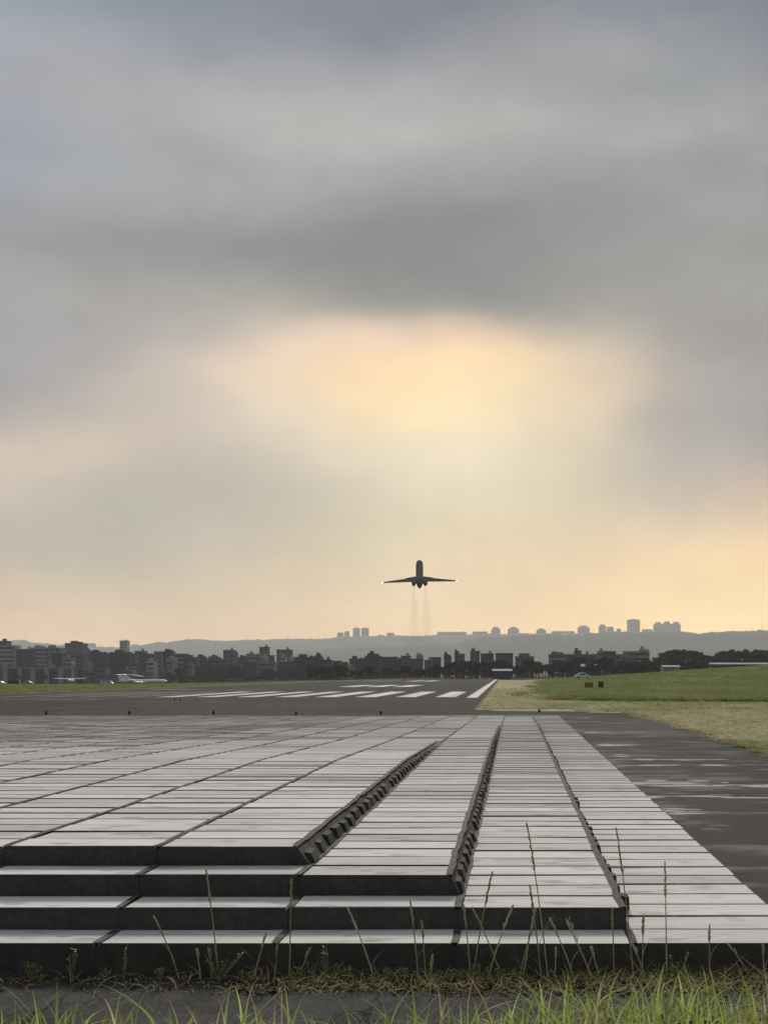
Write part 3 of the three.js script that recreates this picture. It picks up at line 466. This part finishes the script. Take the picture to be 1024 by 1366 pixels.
// ---------------------------------------------------------------- the airliner taking off
const silhouetteMat = std(0.06, 0.06, 0.07, 1, { specularIntensity: 0.02 }), silhouetteBellyMat = std(0.065, 0.055, 0.058, 1, { specularIntensity: 0.02 });  // backlit shade put into the colour, so the airliner reads as a silhouette
function foil(a, b) {                                        // wing panel between two sections {x,y,z0,z1,t}
  const ring = (s, v) => { const pts = []; for (const [u, w] of [[0, 0], [0.12, 0.75], [0.35, 1], [0.7, 0.6], [1, 0.03], [0.7, -0.4], [0.35, -0.6], [0.12, -0.45]]) { const z = mix(s.z0, s.z1, u), k = w * s.t / 2; pts.push(v ? [s.x + k, s.y, z] : [s.x, s.y + k, z]); } return pts; };
  return (secs, v = false) => { const g = new GB(); const R = secs.map((s) => ring(s, v)); for (let i = 0; i < R.length - 1; i++) for (let k = 0; k < 8; k++) g.quad(R[i][k], R[i][(k + 1) % 8], R[i + 1][(k + 1) % 8], R[i + 1][k]); const e = R[R.length - 1]; for (let k = 1; k < 7; k++) g.tri(e[0], e[k], e[k + 1]); return g.geo(); };
}
const panel = foil();
function lathe(prof, seg = 24) { return new THREE.LatheGeometry(prof.map(([z, r]) => new THREE.Vector2(Math.max(r, 0.001), z)), seg).rotateX(Math.PI / 2); }   // profile along z
{
  const P = at(559.5, 770, 716), g = thing('airliner', 'twin engined airliner darkened to a backlit silhouette climbing away above the runway', 'airplane', [P.x, P.y, P.z]);
  g.rotation.set(21 * Math.PI / 180, 3.5 * Math.PI / 180, 1.6 * Math.PI / 180, 'YXZ');
  obj('fuselage', lathe([[-25, 0], [-24.7, 0.5], [-24, 0.95], [-22.5, 1.4], [-20.5, 1.65], [-18, 1.7], [4, 1.7], [9, 1.5], [12.5, 1.05], [15, 0.55], [16.4, 0.15], [16.5, 0]]), silhouetteBellyMat, g);
  for (const s of [-1, 1]) {
    const w = obj('wing', panel([{ x: s * 1.2, y: -1.15, z0: -5, z1: 3.6, t: 1.05 }, { x: s * 5.5, y: -0.95, z0: -1.6, z1: 4.0, t: 0.7 }, { x: s * 16.4, y: -0.3, z0: 5.0, z1: 6.6, t: 0.22 }]), silhouetteMat, g);
    obj('tip_light', new THREE.SphereGeometry(s < 0 ? 0.3 : 0.2, 12, 8).translate(s * 16.75, -0.28, 6.0), new THREE.MeshStandardMaterial({ color: 0xffffff, emissive: new THREE.Color(1, 0.95, 0.85), emissiveIntensity: 0.9 }), w);
    const e = obj('engine', lathe([[6.2, 0.6], [6.3, 0.82], [7.4, 0.98], [9.8, 0.98], [11.6, 0.8], [12.4, 0.66], [12.35, 0.58], [10.6, 0.5], [10.5, 0]], 18).translate(s * 2.62, 0.35, 0), silhouetteMat, g);
    obj('pylon', panel([{ x: s * 1.3, y: 0.35, z0: 7.2, z1: 11.0, t: 0.3 }, { x: s * 2.2, y: 0.35, z0: 7.6, z1: 11.0, t: 0.3 }]), silhouetteMat, e);
    obj('stabilizer', panel([{ x: 0, y: 4.95, z0: 13.6, z1: 17.6, t: 0.35 }, { x: s * 6.1, y: 4.9, z0: 16.4, z1: 18.2, t: 0.14 }]), silhouetteMat, g);
  }
  obj('tail_fin', panel([{ x: 0, y: 0.9, z0: 8.2, z1: 15.2, t: 0.5 }, { x: 0, y: 5.0, z0: 13.4, z1: 17.6, t: 0.36 }], true), silhouetteMat, g);
  const nose = obj('nose_wheel', mergeGeometries([rod([0, -1.4, -19.5], [0, -2.5, -19.8], 0.12), new THREE.CylinderGeometry(0.35, 0.35, 0.4, 12).rotateZ(Math.PI / 2).translate(0, -2.6, -19.8)]), std(0.2, 0.2, 0.2), g);
  for (const s of [-1, 1]) {                                 // exhaust smoke drawn out behind each engine, down along the climb
    const q = thing('exhaust_smoke', 'faint brown exhaust trail sinking behind the climbing airliner', 'smoke', [0, 0, 0], 'exhaust trails behind the airliner');
    const A = new THREE.Vector3(s * 2.62, 0.35, 13).applyEuler(g.rotation).add(P);
    for (let layer = 0; layer < 4; layer++) {
      const pts = [], N = 26, K = 10, gb = new GB();
      for (let i = 0; i <= N; i++) { const t = i / N, d = 706 - 150 * t, r = (0.5 + 3.0 * t) * (0.4 + 0.22 * layer), c = [A.x * (d / 706) + s * 0.2 * t, A.y - 31 * Math.pow(t, 0.95), -d]; const ring = []; for (let k = 0; k < K; k++) { const a = k / K * 6.2832; ring.push([c[0] + Math.cos(a) * r * (1 + 0.25 * (fbm(t * 9, k, 5 + layer, 2) - 0.5)), c[1] + Math.sin(a) * r, c[2]]); } pts.push(ring); }
      for (let i = 0; i < N; i++) for (let k = 0; k < K; k++) gb.quad(pts[i][k], pts[i][(k + 1) % K], pts[i + 1][(k + 1) % K], pts[i + 1][k]);
      obj('smoke_layer', gb.geo(), std(0.09, 0.06, 0.04, 1, { transparent: true, opacity: 0.014, side: THREE.DoubleSide, depthWrite: false }), q);
    }
  }
}
// ---------------------------------------------------------------- parked aircraft
const white = std(0.86, 0.86, 0.85, 0.35), tyreMat = std(0.02, 0.02, 0.02, 0.8), winMat = std(0.02, 0.025, 0.03, 0.15);
function jet(label) {                                        // side-on regional jet, nose to +x, 30 m long
  const g = thing('parked_jet', label, 'airplane', [0, 0, 0]);
  const R = (geo) => geo.rotateY(-Math.PI / 2);              // built nose to -z
  const fus = obj('fuselage', R(lathe([[-15, 0], [-14.7, 0.3], [-13.8, 0.7], [-12.4, 1.02], [-10.5, 1.14], [7, 1.14], [10.5, 0.85], [13, 0.4], [14, 0.08], [14.1, 0]])).translate(0, 2.3, 0), white, g);
  obj('cockpit_window', boxAt(0.9, 0.4, 1.3, 12.6, 2.85, 0), winMat, fus);
  for (let k = 0; k < 14; k++) obj('cabin_window', new THREE.CylinderGeometry(0.16, 0.16, 2.24, 10).rotateX(Math.PI / 2).translate(9.6 - k * 1.1, 2.55, 0), winMat, fus);
  for (const s of [-1, 1]) {
    obj('wing', R(panel([{ x: s * 0.8, y: 1.45, z0: -1.8, z1: 3.6, t: 0.5 }, { x: s * 10, y: 2.1, z0: 3.8, z1: 5.2, t: 0.14 }])), white, g);
    obj('engine', R(lathe([[6.6, 0.55], [6.7, 0.7], [8.4, 0.78], [10.6, 0.62], [10.6, 0.5], [10, 0]], 16).translate(s * 1.9, 2.8, 0)), white, g);
    obj('stabilizer', R(panel([{ x: 0, y: 6.6, z0: 11.6, z1: 14.4, t: 0.24 }, { x: s * 3.8, y: 6.7, z0: 13.6, z1: 15, t: 0.12 }])), white, g);
    obj('main_wheel', mergeGeometries([new THREE.CylinderGeometry(0.45, 0.45, 0.6, 16).rotateX(Math.PI / 2).translate(-2.2, 0.45, s * 2.0), rod([-2.2, 0.45, s * 2.0], [-2.0, 1.6, s * 1.7], 0.12)]), tyreMat, g);
  }
  obj('tail_fin', R(panel([{ x: 0, y: 2.9, z0: 7.6, z1: 12.6, t: 0.36 }, { x: 0, y: 6.6, z0: 11.6, z1: 14.4, t: 0.24 }], true)), white, g);
  obj('nose_wheel', mergeGeometries([new THREE.CylinderGeometry(0.32, 0.32, 0.4, 14).rotateX(Math.PI / 2).translate(11, 0.32, 0), rod([11, 0.32, 0], [10.9, 1.5, 0], 0.09)]), tyreMat, g);
  return g;
}
{
  const j = jet('white regional jet with a high tail parked side on beyond the grass'), d = 1014, x = (193 - HX) / F * d; j.position.set(x, landH(x, d), -d);
  const k = copyOf(j, 'white regional jet mostly hidden behind the other, only its tail showing'), d2 = 1036, x2 = (185.5 - HX) / F * d2; k.position.set(x2, landH(x2, d2) + 0.0, -d2);
  const dp = 660, xp = (94 - HX) / F * dp, p = thing('propeller_plane', 'small white high wing plane seen nose on beside the terminal', 'airplane', [xp, landH(xp, dp), -dp]);
  obj('wing', panel([{ x: -6.6, y: 2.75, z0: -0.7, z1: 0.5, t: 0.2 }, { x: 0, y: 2.55, z0: -0.9, z1: 0.9, t: 0.32 }, { x: 6.6, y: 2.75, z0: -0.7, z1: 0.5, t: 0.2 }]), white, p);
  obj('fuselage', lathe([[2.6, 0], [2.5, 0.35], [1.8, 0.62], [0, 0.75], [-2, 0.6], [-6, 0.15], [-6.1, 0]], 16).translate(0, 1.75, 0), white, p);
  obj('tail_fin', panel([{ x: 0, y: 1.8, z0: -6.0, z1: -4.6, t: 0.2 }, { x: 0, y: 3.3, z0: -6.2, z1: -5.2, t: 0.12 }], true), white, p);
  obj('propeller', mergeGeometries([boxAt(0.16, 1.9, 0.06, 0, 1.75, 2.68), new THREE.ConeGeometry(0.2, 0.4, 10).rotateX(Math.PI / 2).translate(0, 1.75, 2.85)]), tyreMat, p);
  for (const s of [-1, 1]) obj('main_wheel', mergeGeometries([new THREE.CylinderGeometry(0.3, 0.3, 0.22, 14).rotateZ(Math.PI / 2).translate(s * 1.2, 0.3, 0), rod([s * 1.2, 0.3, 0], [s * 0.5, 1.4, 0], 0.07)]), tyreMat, p);
  obj('nose_wheel', mergeGeometries([new THREE.CylinderGeometry(0.24, 0.24, 0.18, 14).rotateZ(Math.PI / 2).translate(0, 0.24, 2), rod([0, 0.24, 2], [0, 1.3, 1.9], 0.06)]), tyreMat, p);
}
// vehicles on the taxi side
function vehicle(px, d, L, H, col, label, van) {
  const x = (px - HX) / F * d, g = thing(van ? 'parked_van' : 'parked_car', label, van ? 'van' : 'car', [x, landH(x, d), -d]), W = 1.8, s = new THREE.Shape(), b = 0.32;
  const P = van ? [[-L / 2, b], [-L / 2, H], [L / 2 - 1.1, H], [L / 2 - 0.3, H * 0.58], [L / 2, H * 0.5], [L / 2, b]] : [[-L / 2, b], [-L / 2, H * 0.6], [-L * 0.36, H * 0.66], [-L * 0.22, H], [L * 0.12, H], [L * 0.27, H * 0.66], [L / 2 - 0.1, H * 0.55], [L / 2, b]];
  P.forEach(([a, c], i) => i ? s.lineTo(a, c) : s.moveTo(a, c));
  const body = obj('body', new THREE.ExtrudeGeometry(s, { depth: W - 0.12, bevelEnabled: true, bevelSize: 0.06, bevelThickness: 0.06, bevelSegments: 2 }).translate(0, 0, -W / 2 + 0.06), std(...col, 0.35), g);
  for (const k of van ? [-0.2, 0.1, 0.3] : [-0.12, 0.06]) obj('side_window', boxAt(L * 0.15, H * 0.24, W + 0.03, L * k, H * 0.8, 0), winMat, body);
  for (const k of [-0.3, 0.3]) for (const z of [-1, 1]) obj('wheel', new THREE.CylinderGeometry(0.33, 0.33, 0.24, 16).rotateX(Math.PI / 2).translate(L * k, 0.33, z * (W / 2 - 0.1)), tyreMat, g);
}
vehicle(38, 650, 3.9, 1.6, [0.45, 0.42, 0.08], 'small yellow car parked on the grass by the terminal', false);
vehicle(1, 655, 4.4, 1.5, [0.75, 0.75, 0.75], 'white car parked beside the black container', false);
vehicle(143, 690, 5.4, 1.7, [0.7, 0.7, 0.68], 'low white van parked behind the jets\' tails', true);
vehicle(777, 420, 4.3, 1.6, [0.7, 0.7, 0.7], 'white car at the far edge of the green field', false);
{
  const d = 652, x = (19 - HX) / F * d, g = thing('equipment_container', 'black ribbed container with a white end post beside the terminal grass', 'container', [x, landH(x, d), -d]);
  obj('box', boxAt(4.6, 1.7, 2.2, 0, 0.95, 0), std(0.02, 0.02, 0.022, 0.6), g); for (let k = 0; k < 9; k++) obj('rib', boxAt(0.12, 1.5, 0.1, -2.1 + k * 0.52, 0.95, 1.13), std(0.025, 0.025, 0.027, 0.6), g);
  for (const k of [-1.8, 1.8]) obj('skid', boxAt(0.4, 0.12, 2.2, k, 0.06, 0), tyreMat, g); obj('end_post', boxAt(0.3, 2.2, 0.3, 2.6, 1.1, 0.9), white, g);
  for (const [px, py, w, h, c, lab, dd] of [[785, 915, 1.0, 0.5, [0.30, 0.15, 0.09], 'faded orange marker board on the green field', 190], [801, 914, 0.62, 0.6, [0.17, 0.04, 0.022], 'small red marker board beside the faded orange board', 188]]) {
    const mx = (px - HX) / F * dd, q = thing('marker_board', lab, 'sign', [mx, landH(mx, dd), -dd]);
    obj('board', boxAt(w, h, 0.14, 0, 0.55 + h / 2, 0), std(...c, 0.6), q); for (const s of [-1, 1]) obj('leg', boxAt(0.07, 0.6, 0.07, s * w * 0.36, 0.3, 0), tyreMat, q);
    obj('frame', mergeGeometries([boxAt(w + 0.08, 0.05, 0.18, 0, 0.55 + h + 0.025, 0), boxAt(w + 0.08, 0.05, 0.18, 0, 0.525, 0)]), std(...c.map((v) => v * 0.6), 0.6), q);
  }
}
// runway end lights
{
  let first;
  const mk = () => { const g = thing('runway_light', 'small dark runway light on a white base behind the bed', 'light', [0, 0, 0], 'lights along the far end of the bed'); obj('base', new THREE.CylinderGeometry(0.10, 0.14, 0.16, 14).translate(0, 0.08, 0), std(0.6, 0.6, 0.58, 0.6), g); obj('stem', new THREE.CylinderGeometry(0.035, 0.045, 0.14, 10).translate(0, 0.22, 0), tyreMat, g); obj('lamp_head', new THREE.CylinderGeometry(0.08, 0.11, 0.2, 14).translate(0, 0.38, 0), std(0.025, 0.025, 0.025, 0.4), g); obj('lens', new THREE.SphereGeometry(0.08, 12, 8, 0, 6.3, 0, 1.57).translate(0, 0.48, 0), std(0.05, 0.045, 0.04, 0.1), g); return g; };
  for (const px of [62, 173, 285, 395, 508, 719]) { const d = px === 719 ? 79 : 75, l = first ? copyOf(first) : (first = mk()); l.position.set((px - HX) / F * d, 0.012, -d); l.scale.setScalar(0.62); if (px === 719) { l.userData.label = 'single dark runway light standing before the straw coloured grass'; delete l.userData.group; } }
  for (const px of [233, 241]) { const l = copyOf(first, 'low dark light, one of a pair on the runway asphalt', 'pair of lights on the asphalt'); l.position.set((px - HX) / F * 115, 0.012, -115); l.scale.setScalar(0.6); }
}

// ---------------------------------------------------------------- grass and weeds
function bladeGeo(n = 5, bend = 0.35, w = 0.03) {            // unit-height blade bowing to +z
  const g = new GB(); let L, R;
  for (let i = 0; i <= n; i++) { const t = i / n, k = w * (1 - Math.pow(t, 1.6)) + 0.0006, y = t * (1 - 0.25 * bend * t), z = bend * t * t, l = [-k, y, z + k * 0.25], r = [k, y, z + k * 0.25]; if (i) g.quad(L, R, r, l, [[0, 0], [1, 0], [1, 1], [0, 1]]); L = l; R = r; }
  return g.geo();
}
const bladeMat = (rough = 0.7, t = 0.35) => new THREE.MeshPhysicalMaterial({ color: 0xffffff, roughness: rough, side: THREE.DoubleSide, transmission: t, thickness: 0, specularIntensity: 0.1 });
function field(name, label, geo, mat, N, place) {
  const m = new THREE.InstancedMesh(geo, mat, N), o = new THREE.Object3D(), c = new THREE.Color(); let n = 0;
  for (let i = 0; i < N; i++) { const q = place(i); if (!q) continue; o.position.set(q.x, q.y, q.z); o.rotation.set(q.tilt || 0, q.turn ?? rr(0, 6.28), 0, 'YXZ'); o.scale.set(q.w, q.h, q.w2 ?? q.h); o.updateMatrix(); m.setMatrixAt(n, o.matrix); m.setColorAt(n, c.setRGB(...q.c)); n++; }
  m.count = n; m.name = numbered(name); m.castShadow = m.receiveShadow = true; scene.add(m); return tag(m, label, 'grass', null, 'stuff');
}
const tuft = (() => { const parts = []; for (let k = 0; k < 6; k++) parts.push(bladeGeo(2, rr(0.2, 0.6), 0.035).scale(1, rr(0.6, 1), 1).rotateY(rr(0, 6.28)).translate(rr(-0.16, 0.16), 0, rr(-0.16, 0.16))); return mergeGeometries(parts); })();
const varied = (c, s = 0.25) => { const k = rr(1 - s, 1 + s); return [c[0] * k * rr(0.9, 1.1), c[1] * k, c[2] * k * rr(0.85, 1.15)]; };
const dOf = (a, b) => 1 / mix(1 / a, 1 / b, rnd());
field('tall_grass', 'tall green grass covering the field past the straw strip', tuft, bladeMat(0.9, 0.3), 60000, () => {
  const d = dOf(96, 470), x = rr(-4, 0.2 * d + 12); if (rnd() > GREEN(x, d)) return null; const h = rr(0.3, 0.62) * (0.8 + 0.5 * fbm(x * 0.2, d * 0.1, 131, 2));
  return { x, y: landH(x, d) - 0.01, z: -d, w: rr(1.2, 2.2) * (1 + d / 200), w2: rr(0.7, 1.3), h, c: varied(fbm(x * 0.15, d * 0.05, 133, 3) > 0.6 ? [0.29, 0.31, 0.12] : [0.225, 0.275, 0.09], 0.22) };
});
field('mown_grass', 'short straw coloured grass beside the concrete strip', tuft, bladeMat(0.9, 0.3), 52000, () => {
  const d = dOf(30, 240), x = rr(-4, 0.2 * d + 4), inR = x > -2.2 + (d - 146) * -0.007 && d > 94 || x > 6.6 + 0.5 * (fbm(d * 0.35, 2, 51, 3) - 0.5) * 2 - smooth(66, 86, d) * 3.2 + 0.05; if (!inR || rnd() < GREEN(x, d) || (d < 94 && d > 71 && x < 6.0 - 8 * smooth(86, 94, d))) return null;
  const g = smooth(0.45, 0.7, fbm(x * 0.3, d * 0.12, 141, 3));
  return { x, y: -0.01, z: -d, w: rr(0.6, 1.2) * (1 + d / 160), w2: rr(0.4, 0.8), h: rr(0.05, 0.13) * (1 + d / 150), c: varied([mix(0.50, 0.32, g), mix(0.46, 0.33, g), mix(0.29, 0.15, g)], 0.15) };
});
field('verge_grass', 'strip of green grass between runway and parked jets', tuft, bladeMat(0.9, 0.3), 14000, () => {
  const d = dOf(150, 560), x = -55.5 + skew(d) - Math.pow(rnd(), 1.2) * 130; return { x, y: landH(x, d) - 0.01, z: -d, w: rr(1.5, 3) * (1 + d / 200), w2: 0.8, h: rr(0.2, 0.4), c: varied([0.2, 0.22, 0.08], 0.15) };
});
// the near grass below the picture's edge, dense to the right
const near = bladeGeo(7, 0.45, 0.0075), near2 = bladeGeo(7, 1.1, 0.007), grassMat = bladeMat(0.8, 0.5);
const nearGrass = (N, gmt, sd, name, label) => field(name, label, gmt, grassMat, N, () => {
  const x = rr(-4.2, 2.8), right = smooth(-0.9, 0.9, x), p = 0.34 + 0.66 * right; if (rnd() > p * (0.35 + 1.1 * fbm(x * 1.6, sd, 151, 3))) return null;
  const d = rr(8.1, mix(9.0, 9.55, right)); const h = rr(0.13, 0.46) * mix(0.8, 1.1, right) * (d > 9.2 ? 0.75 : 1);
  return { x, y: 0, z: -d, w: rr(0.7, 1.3), h, tilt: rr(-0.3, 0.5), c: varied(rnd() < 0.2 ? [0.55, 0.47, 0.27] : [0.37, 0.46, 0.14], 0.35) };
});
nearGrass(1500, near, 3, 'near_grass', 'bright green grass blades at the edge of the path');
nearGrass(1100, near2, 6, 'bowed_grass', 'bowed green grass blades among the upright ones');
// dry litter along the foot of the bed
{
  const g = new GB(); g.quad([-0.5, 0, -0.5], [0.5, 0.1, -0.5], [0.5, 0.22, 0.5], [-0.5, 0.12, 0.5]); g.quad([-0.5, 0.12, 0.5], [0.5, 0.22, 0.5], [0.45, 0.0, 0.8], [-0.4, 0.05, 0.8]);
  const dens = (x) => 0.1 + smooth(-2.1, -1.3, x) * 0.5 + smooth(0.0, 1.2, x) * 0.4;
  field('dry_litter', 'dry straw and leaf litter at the foot of the bed', g.geo(), std(1, 1, 1, 1, { side: THREE.DoubleSide }), 5200, () => {
    const x = rr(-4, 2.4); if (rnd() > dens(x) * (0.2 + 1.6 * smooth(0.35, 0.65, fbm(x * 2.2, 1, 161, 3)))) return null; const d = 10.66 - Math.pow(rnd(), 1.6) * 0.62, k = rnd();
    return { x, y: 0.012, z: -d, w: rr(0.006, 0.05) * (k > 0.4 && k < 0.75 ? 1 : 0.6), w2: rr(0.004, 0.012), h: rr(0.02, 0.1), c: k < 0.4 ? varied([0.20, 0.15, 0.085]) : k < 0.75 ? varied([0.035, 0.028, 0.02]) : varied([0.32, 0.27, 0.18]) };
  });
  field('dry_straw', 'tangled dry straw lying against the black bed face', bladeGeo(5, 0.9, 0.0026), std(1, 1, 1, 1, { side: THREE.DoubleSide }), 7000, () => {
    const x = rr(-4, 2.4); if (rnd() > dens(x) * 0.9) return null; const d = 10.66 - Math.pow(rnd(), 1.5) * 0.5; return { x, y: 0.015, z: -d, w: rr(0.7, 1.4), h: rr(0.04, 0.2), tilt: rr(0.2, 1.5), c: varied(rnd() < 0.75 ? [0.36, 0.27, 0.15] : [0.16, 0.2, 0.06]) };
  });
}
// single stalks
const stalkMats = [[0.42, 0.39, 0.26], [0.36, 0.38, 0.2], [0.58, 0.54, 0.4], [0.44, 0.55, 0.22]].map((c) => std(...c, 0.85, { side: THREE.DoubleSide }));
function tubeAlong(pts, r0, r1, seg = 5) { const c = new THREE.CatmullRomCurve3(pts.map((p) => new THREE.Vector3(...p))), N = 10, t = new THREE.TubeGeometry(c, N, 1, seg, false), P = t.attributes.position; for (let i = 0; i <= N; i++) { const o = c.getPointAt(i / N), r = mix(r0, r1, i / N); for (let k = 0; k <= seg; k++) { const q = i * (seg + 1) + k; P.setXYZ(q, o.x + (P.getX(q) - o.x) * r, o.y + (P.getY(q) - o.y) * r, o.z + (P.getZ(q) - o.z) * r); } } t.computeVertexNormals(); return t; }
function stalk(bx, by, tx, ty, kind, m, label, group) {
  const d = Math.min(groundD(by), 10.62), x = (bx - HX) / F * d, h = (by - ty) / F * d, lean = (tx - bx) / F * d, lz = rr(-0.05, 0.08), mat = stalkMats[m];
  const g = thing('grass_stalk', label, 'grass stalk', [x, 0, -d], group);
  const C = (t) => [lean * (0.75 * t + 0.25 * t * t), h * t, lz * t * t];
  obj('stem', tubeAlong([C(0), C(0.33), C(0.66), C(1)], 0.0058, 0.0026), mat, g);
  const head = [], K = kind === 'feather' ? 26 : 22, from = kind === 'feather' ? 0.62 : 0.7;
  for (let k = 0; k < K; k++) { const t = mix(from, 1, k / K), p = C(t), a = rr(0, 6.28), s = kind === 'feather' ? rr(0.03, 0.06) : rr(0.02, 0.034) * (1.1 - 0.5 * k / K); head.push(rod(p, [p[0] + Math.cos(a) * s * 0.4 + lean * 0.05, p[1] + s, p[2] + Math.sin(a) * s * 0.4], kind === 'feather' ? 0.002 : 0.0055, 0.002, 4)); }
  obj('seed_head', mergeGeometries(head), mat, g);
  for (let k = 0; k < (kind === 'leafy' ? 4 : 2); k++) {
    const t = kind === 'leafy' ? mix(0.35, 0.85, k / 4) : rr(0.08, 0.35), p = C(t), l = kind === 'leafy' ? rr(0.09, 0.14) : rr(0.12, 0.25) * Math.min(1, h / 0.4);
    obj('leaf', bladeGeo(6, kind === 'leafy' ? 1.5 : 0.6, 0.004 / l).scale(l, l, l).rotateY((k % 2 ? 1.57 : -1.57) + rr(-0.6, 0.6)).translate(...p), mat, g);
  }
}
const GST = 'thin grass stalks along the foot of the bed';
for (const [bx, by, tx, ty, kind, m, lab] of [
  [292, 1303, 275, 1155, 'spike', 0], [240, 1304, 208, 1218, 'spike', 0], [338, 1306, 358, 1240, 'spike', 2], [366, 1306, 372, 1256, 'spike', 0], [386, 1308, 390, 1170, 'spike', 0], [398, 1306, 414, 1263, 'spike', 0], [500, 1306, 463, 1210, 'spike', 2],
  [558, 1303, 548, 1194, 'spike', 0], [568, 1302, 562, 1222, 'spike', 1], [630, 1302, 656, 1157, 'spike', 1], [628, 1304, 618, 1203, 'spike', 0], [650, 1306, 684, 1206, 'spike', 2], [670, 1306, 630, 1208, 'spike', 1], [697, 1303, 714, 1205, 'spike', 2], [692, 1305, 712, 1226, 'spike', 0],
  [731, 1300, 703, 1090, 'spike', 0], [722, 1303, 706, 1174, 'spike', 1], [766, 1302, 733, 1218, 'spike', 2], [845, 1300, 822, 1096, 'leafy', 0, 'tall thin stalk with drooping curled leaves rising over the pale lids'], [889, 1300, 886, 1140, 'leafy', 2, 'tall pale stalk with a hooked top rising over the pale lids'], [790, 1300, 755, 1222, 'feather', 2, 'feathery pale grass head bending sideways before the black step'],
  [819, 1308, 816, 1212, 'spike', 1], [856, 1309, 857, 1220, 'spike', 0], [946, 1306, 945, 1231, 'spike', 0], [1003, 1306, 971, 1258, 'spike', 0], [1019, 1306, 1015, 1256, 'spike', 2], [906, 1306, 918, 1270, 'spike', 1], [800, 1308, 787, 1262, 'spike', 2], [740, 1306, 741, 1262, 'spike', 2], [283, 1306, 281, 1262, 'spike', 0], [268, 1306, 264, 1264, 'spike', 2], [862, 1308, 842, 1258, 'spike', 2],
]) { const hh = by - ty, z = hh > 115 ? 'tall' : hh > 70 ? 'knee high' : 'short'; stalk(bx, by, tx, ty, kind, m, lab || `${z} ${['brown', 'olive', 'straw pale'][m]} grass stalk with narrow seed head before the black bed face`, lab ? undefined : GST + ', ' + z); }
stalk(573, 1334, 577, 1273, 'spike', 3, 'bright pale green stalk standing alone on the grey path');
// leafy weeds rooted at the foot of the bed
const weedMats = [[0.18, 0.27, 0.06], [0.13, 0.15, 0.08], [0.27, 0.29, 0.1]].map((c) => new THREE.MeshPhysicalMaterial({ color: new THREE.Color(...c), roughness: 0.7, side: THREE.DoubleSide, transmission: 0.25, thickness: 0 }));
function weed(px, w, h, m, label, group, stems = 5) {
  const d = 10.58, g = thing('weed', label, 'weed', [(px - HX) / F * d, 0, -d], group), L = new GB(), S = [];
  for (let k = 0; k < stems; k++) {
    const a = rr(0, 6.28), r = w * rr(0.1, 0.5), hh = h * rr(0.55, 1), tip = [Math.cos(a) * r, hh, Math.sin(a) * r * 0.25]; S.push(rod([0, 0, 0], tip, 0.003, 0.0015, 4));
    for (let i = 0; i < 12; i++) { const t = rr(0.25, 1.02), c = tip.map((v) => v * t), s = rr(0.007, 0.016), b = rr(0, 6.28), e = rr(-0.4, 0.8), f = [Math.cos(b) * s, e * s, Math.sin(b) * s], n = [-Math.sin(b) * s * 0.4, s * 0.15, Math.cos(b) * s * 0.4]; L.quad(c, [c[0] + f[0] + n[0], c[1] + f[1] + n[1], c[2] + f[2] + n[2]], [c[0] + f[0] * 2, c[1] + f[1] * 2, c[2] + f[2] * 2], [c[0] + f[0] - n[0], c[1] + f[1] - n[1], c[2] + f[2] - n[2]]); }
  }
  obj('stem', mergeGeometries(S), stalkMats[1], g); obj('leaves', L.geo(), weedMats[m], g);
}
const GW = 'small leafy weeds at the foot of the bed', LW = 'small leafy green weed rooted at the foot of the black bed';
for (const [px, w, h, m] of [[55, 0.12, 0.07, 0], [142, 0.14, 0.1, 1], [182, 0.1, 0.08, 1], [214, 0.12, 0.11, 2], [326, 0.1, 0.07, 2], [400, 0.2, 0.12, 0], [415, 0.2, 0.16, 1], [440, 0.22, 0.16, 0], [455, 0.18, 0.12, 0], [470, 0.14, 0.1, 2], [500, 0.15, 0.1, 2], [520, 0.15, 0.09, 2], [545, 0.14, 0.1, 2], [605, 0.14, 0.1, 0], [620, 0.16, 0.12, 0], [640, 0.16, 0.13, 0], [660, 0.16, 0.12, 2], [690, 0.14, 0.1, 0], [880, 0.2, 0.16, 0], [900, 0.2, 0.17, 0], [925, 0.18, 0.12, 1], [975, 0.2, 0.12, 1], [1000, 0.2, 0.12, 1]]) weed(px, w, h, m, LW, GW);
weed(42, 0.16, 0.16, 0, 'bright green weed clump against the black bed near the straw litter', undefined, 8);
weed(98, 0.16, 0.24, 1, 'dusty grey green twiggy weed standing against the black bed', undefined, 7);
weed(165, 0.14, 0.27, 1, 'tall sparse weed with tiny leaves against the black bed', undefined, 4);
weed(292, 0.34, 0.2, 0, 'wide tuft of fine green weeds at the foot of the bed', undefined, 16);
weed(435, 0.12, 0.28, 1, 'thin dark weed reaching the pale lid edge above it', undefined, 4);

renderer.render(scene, camera);
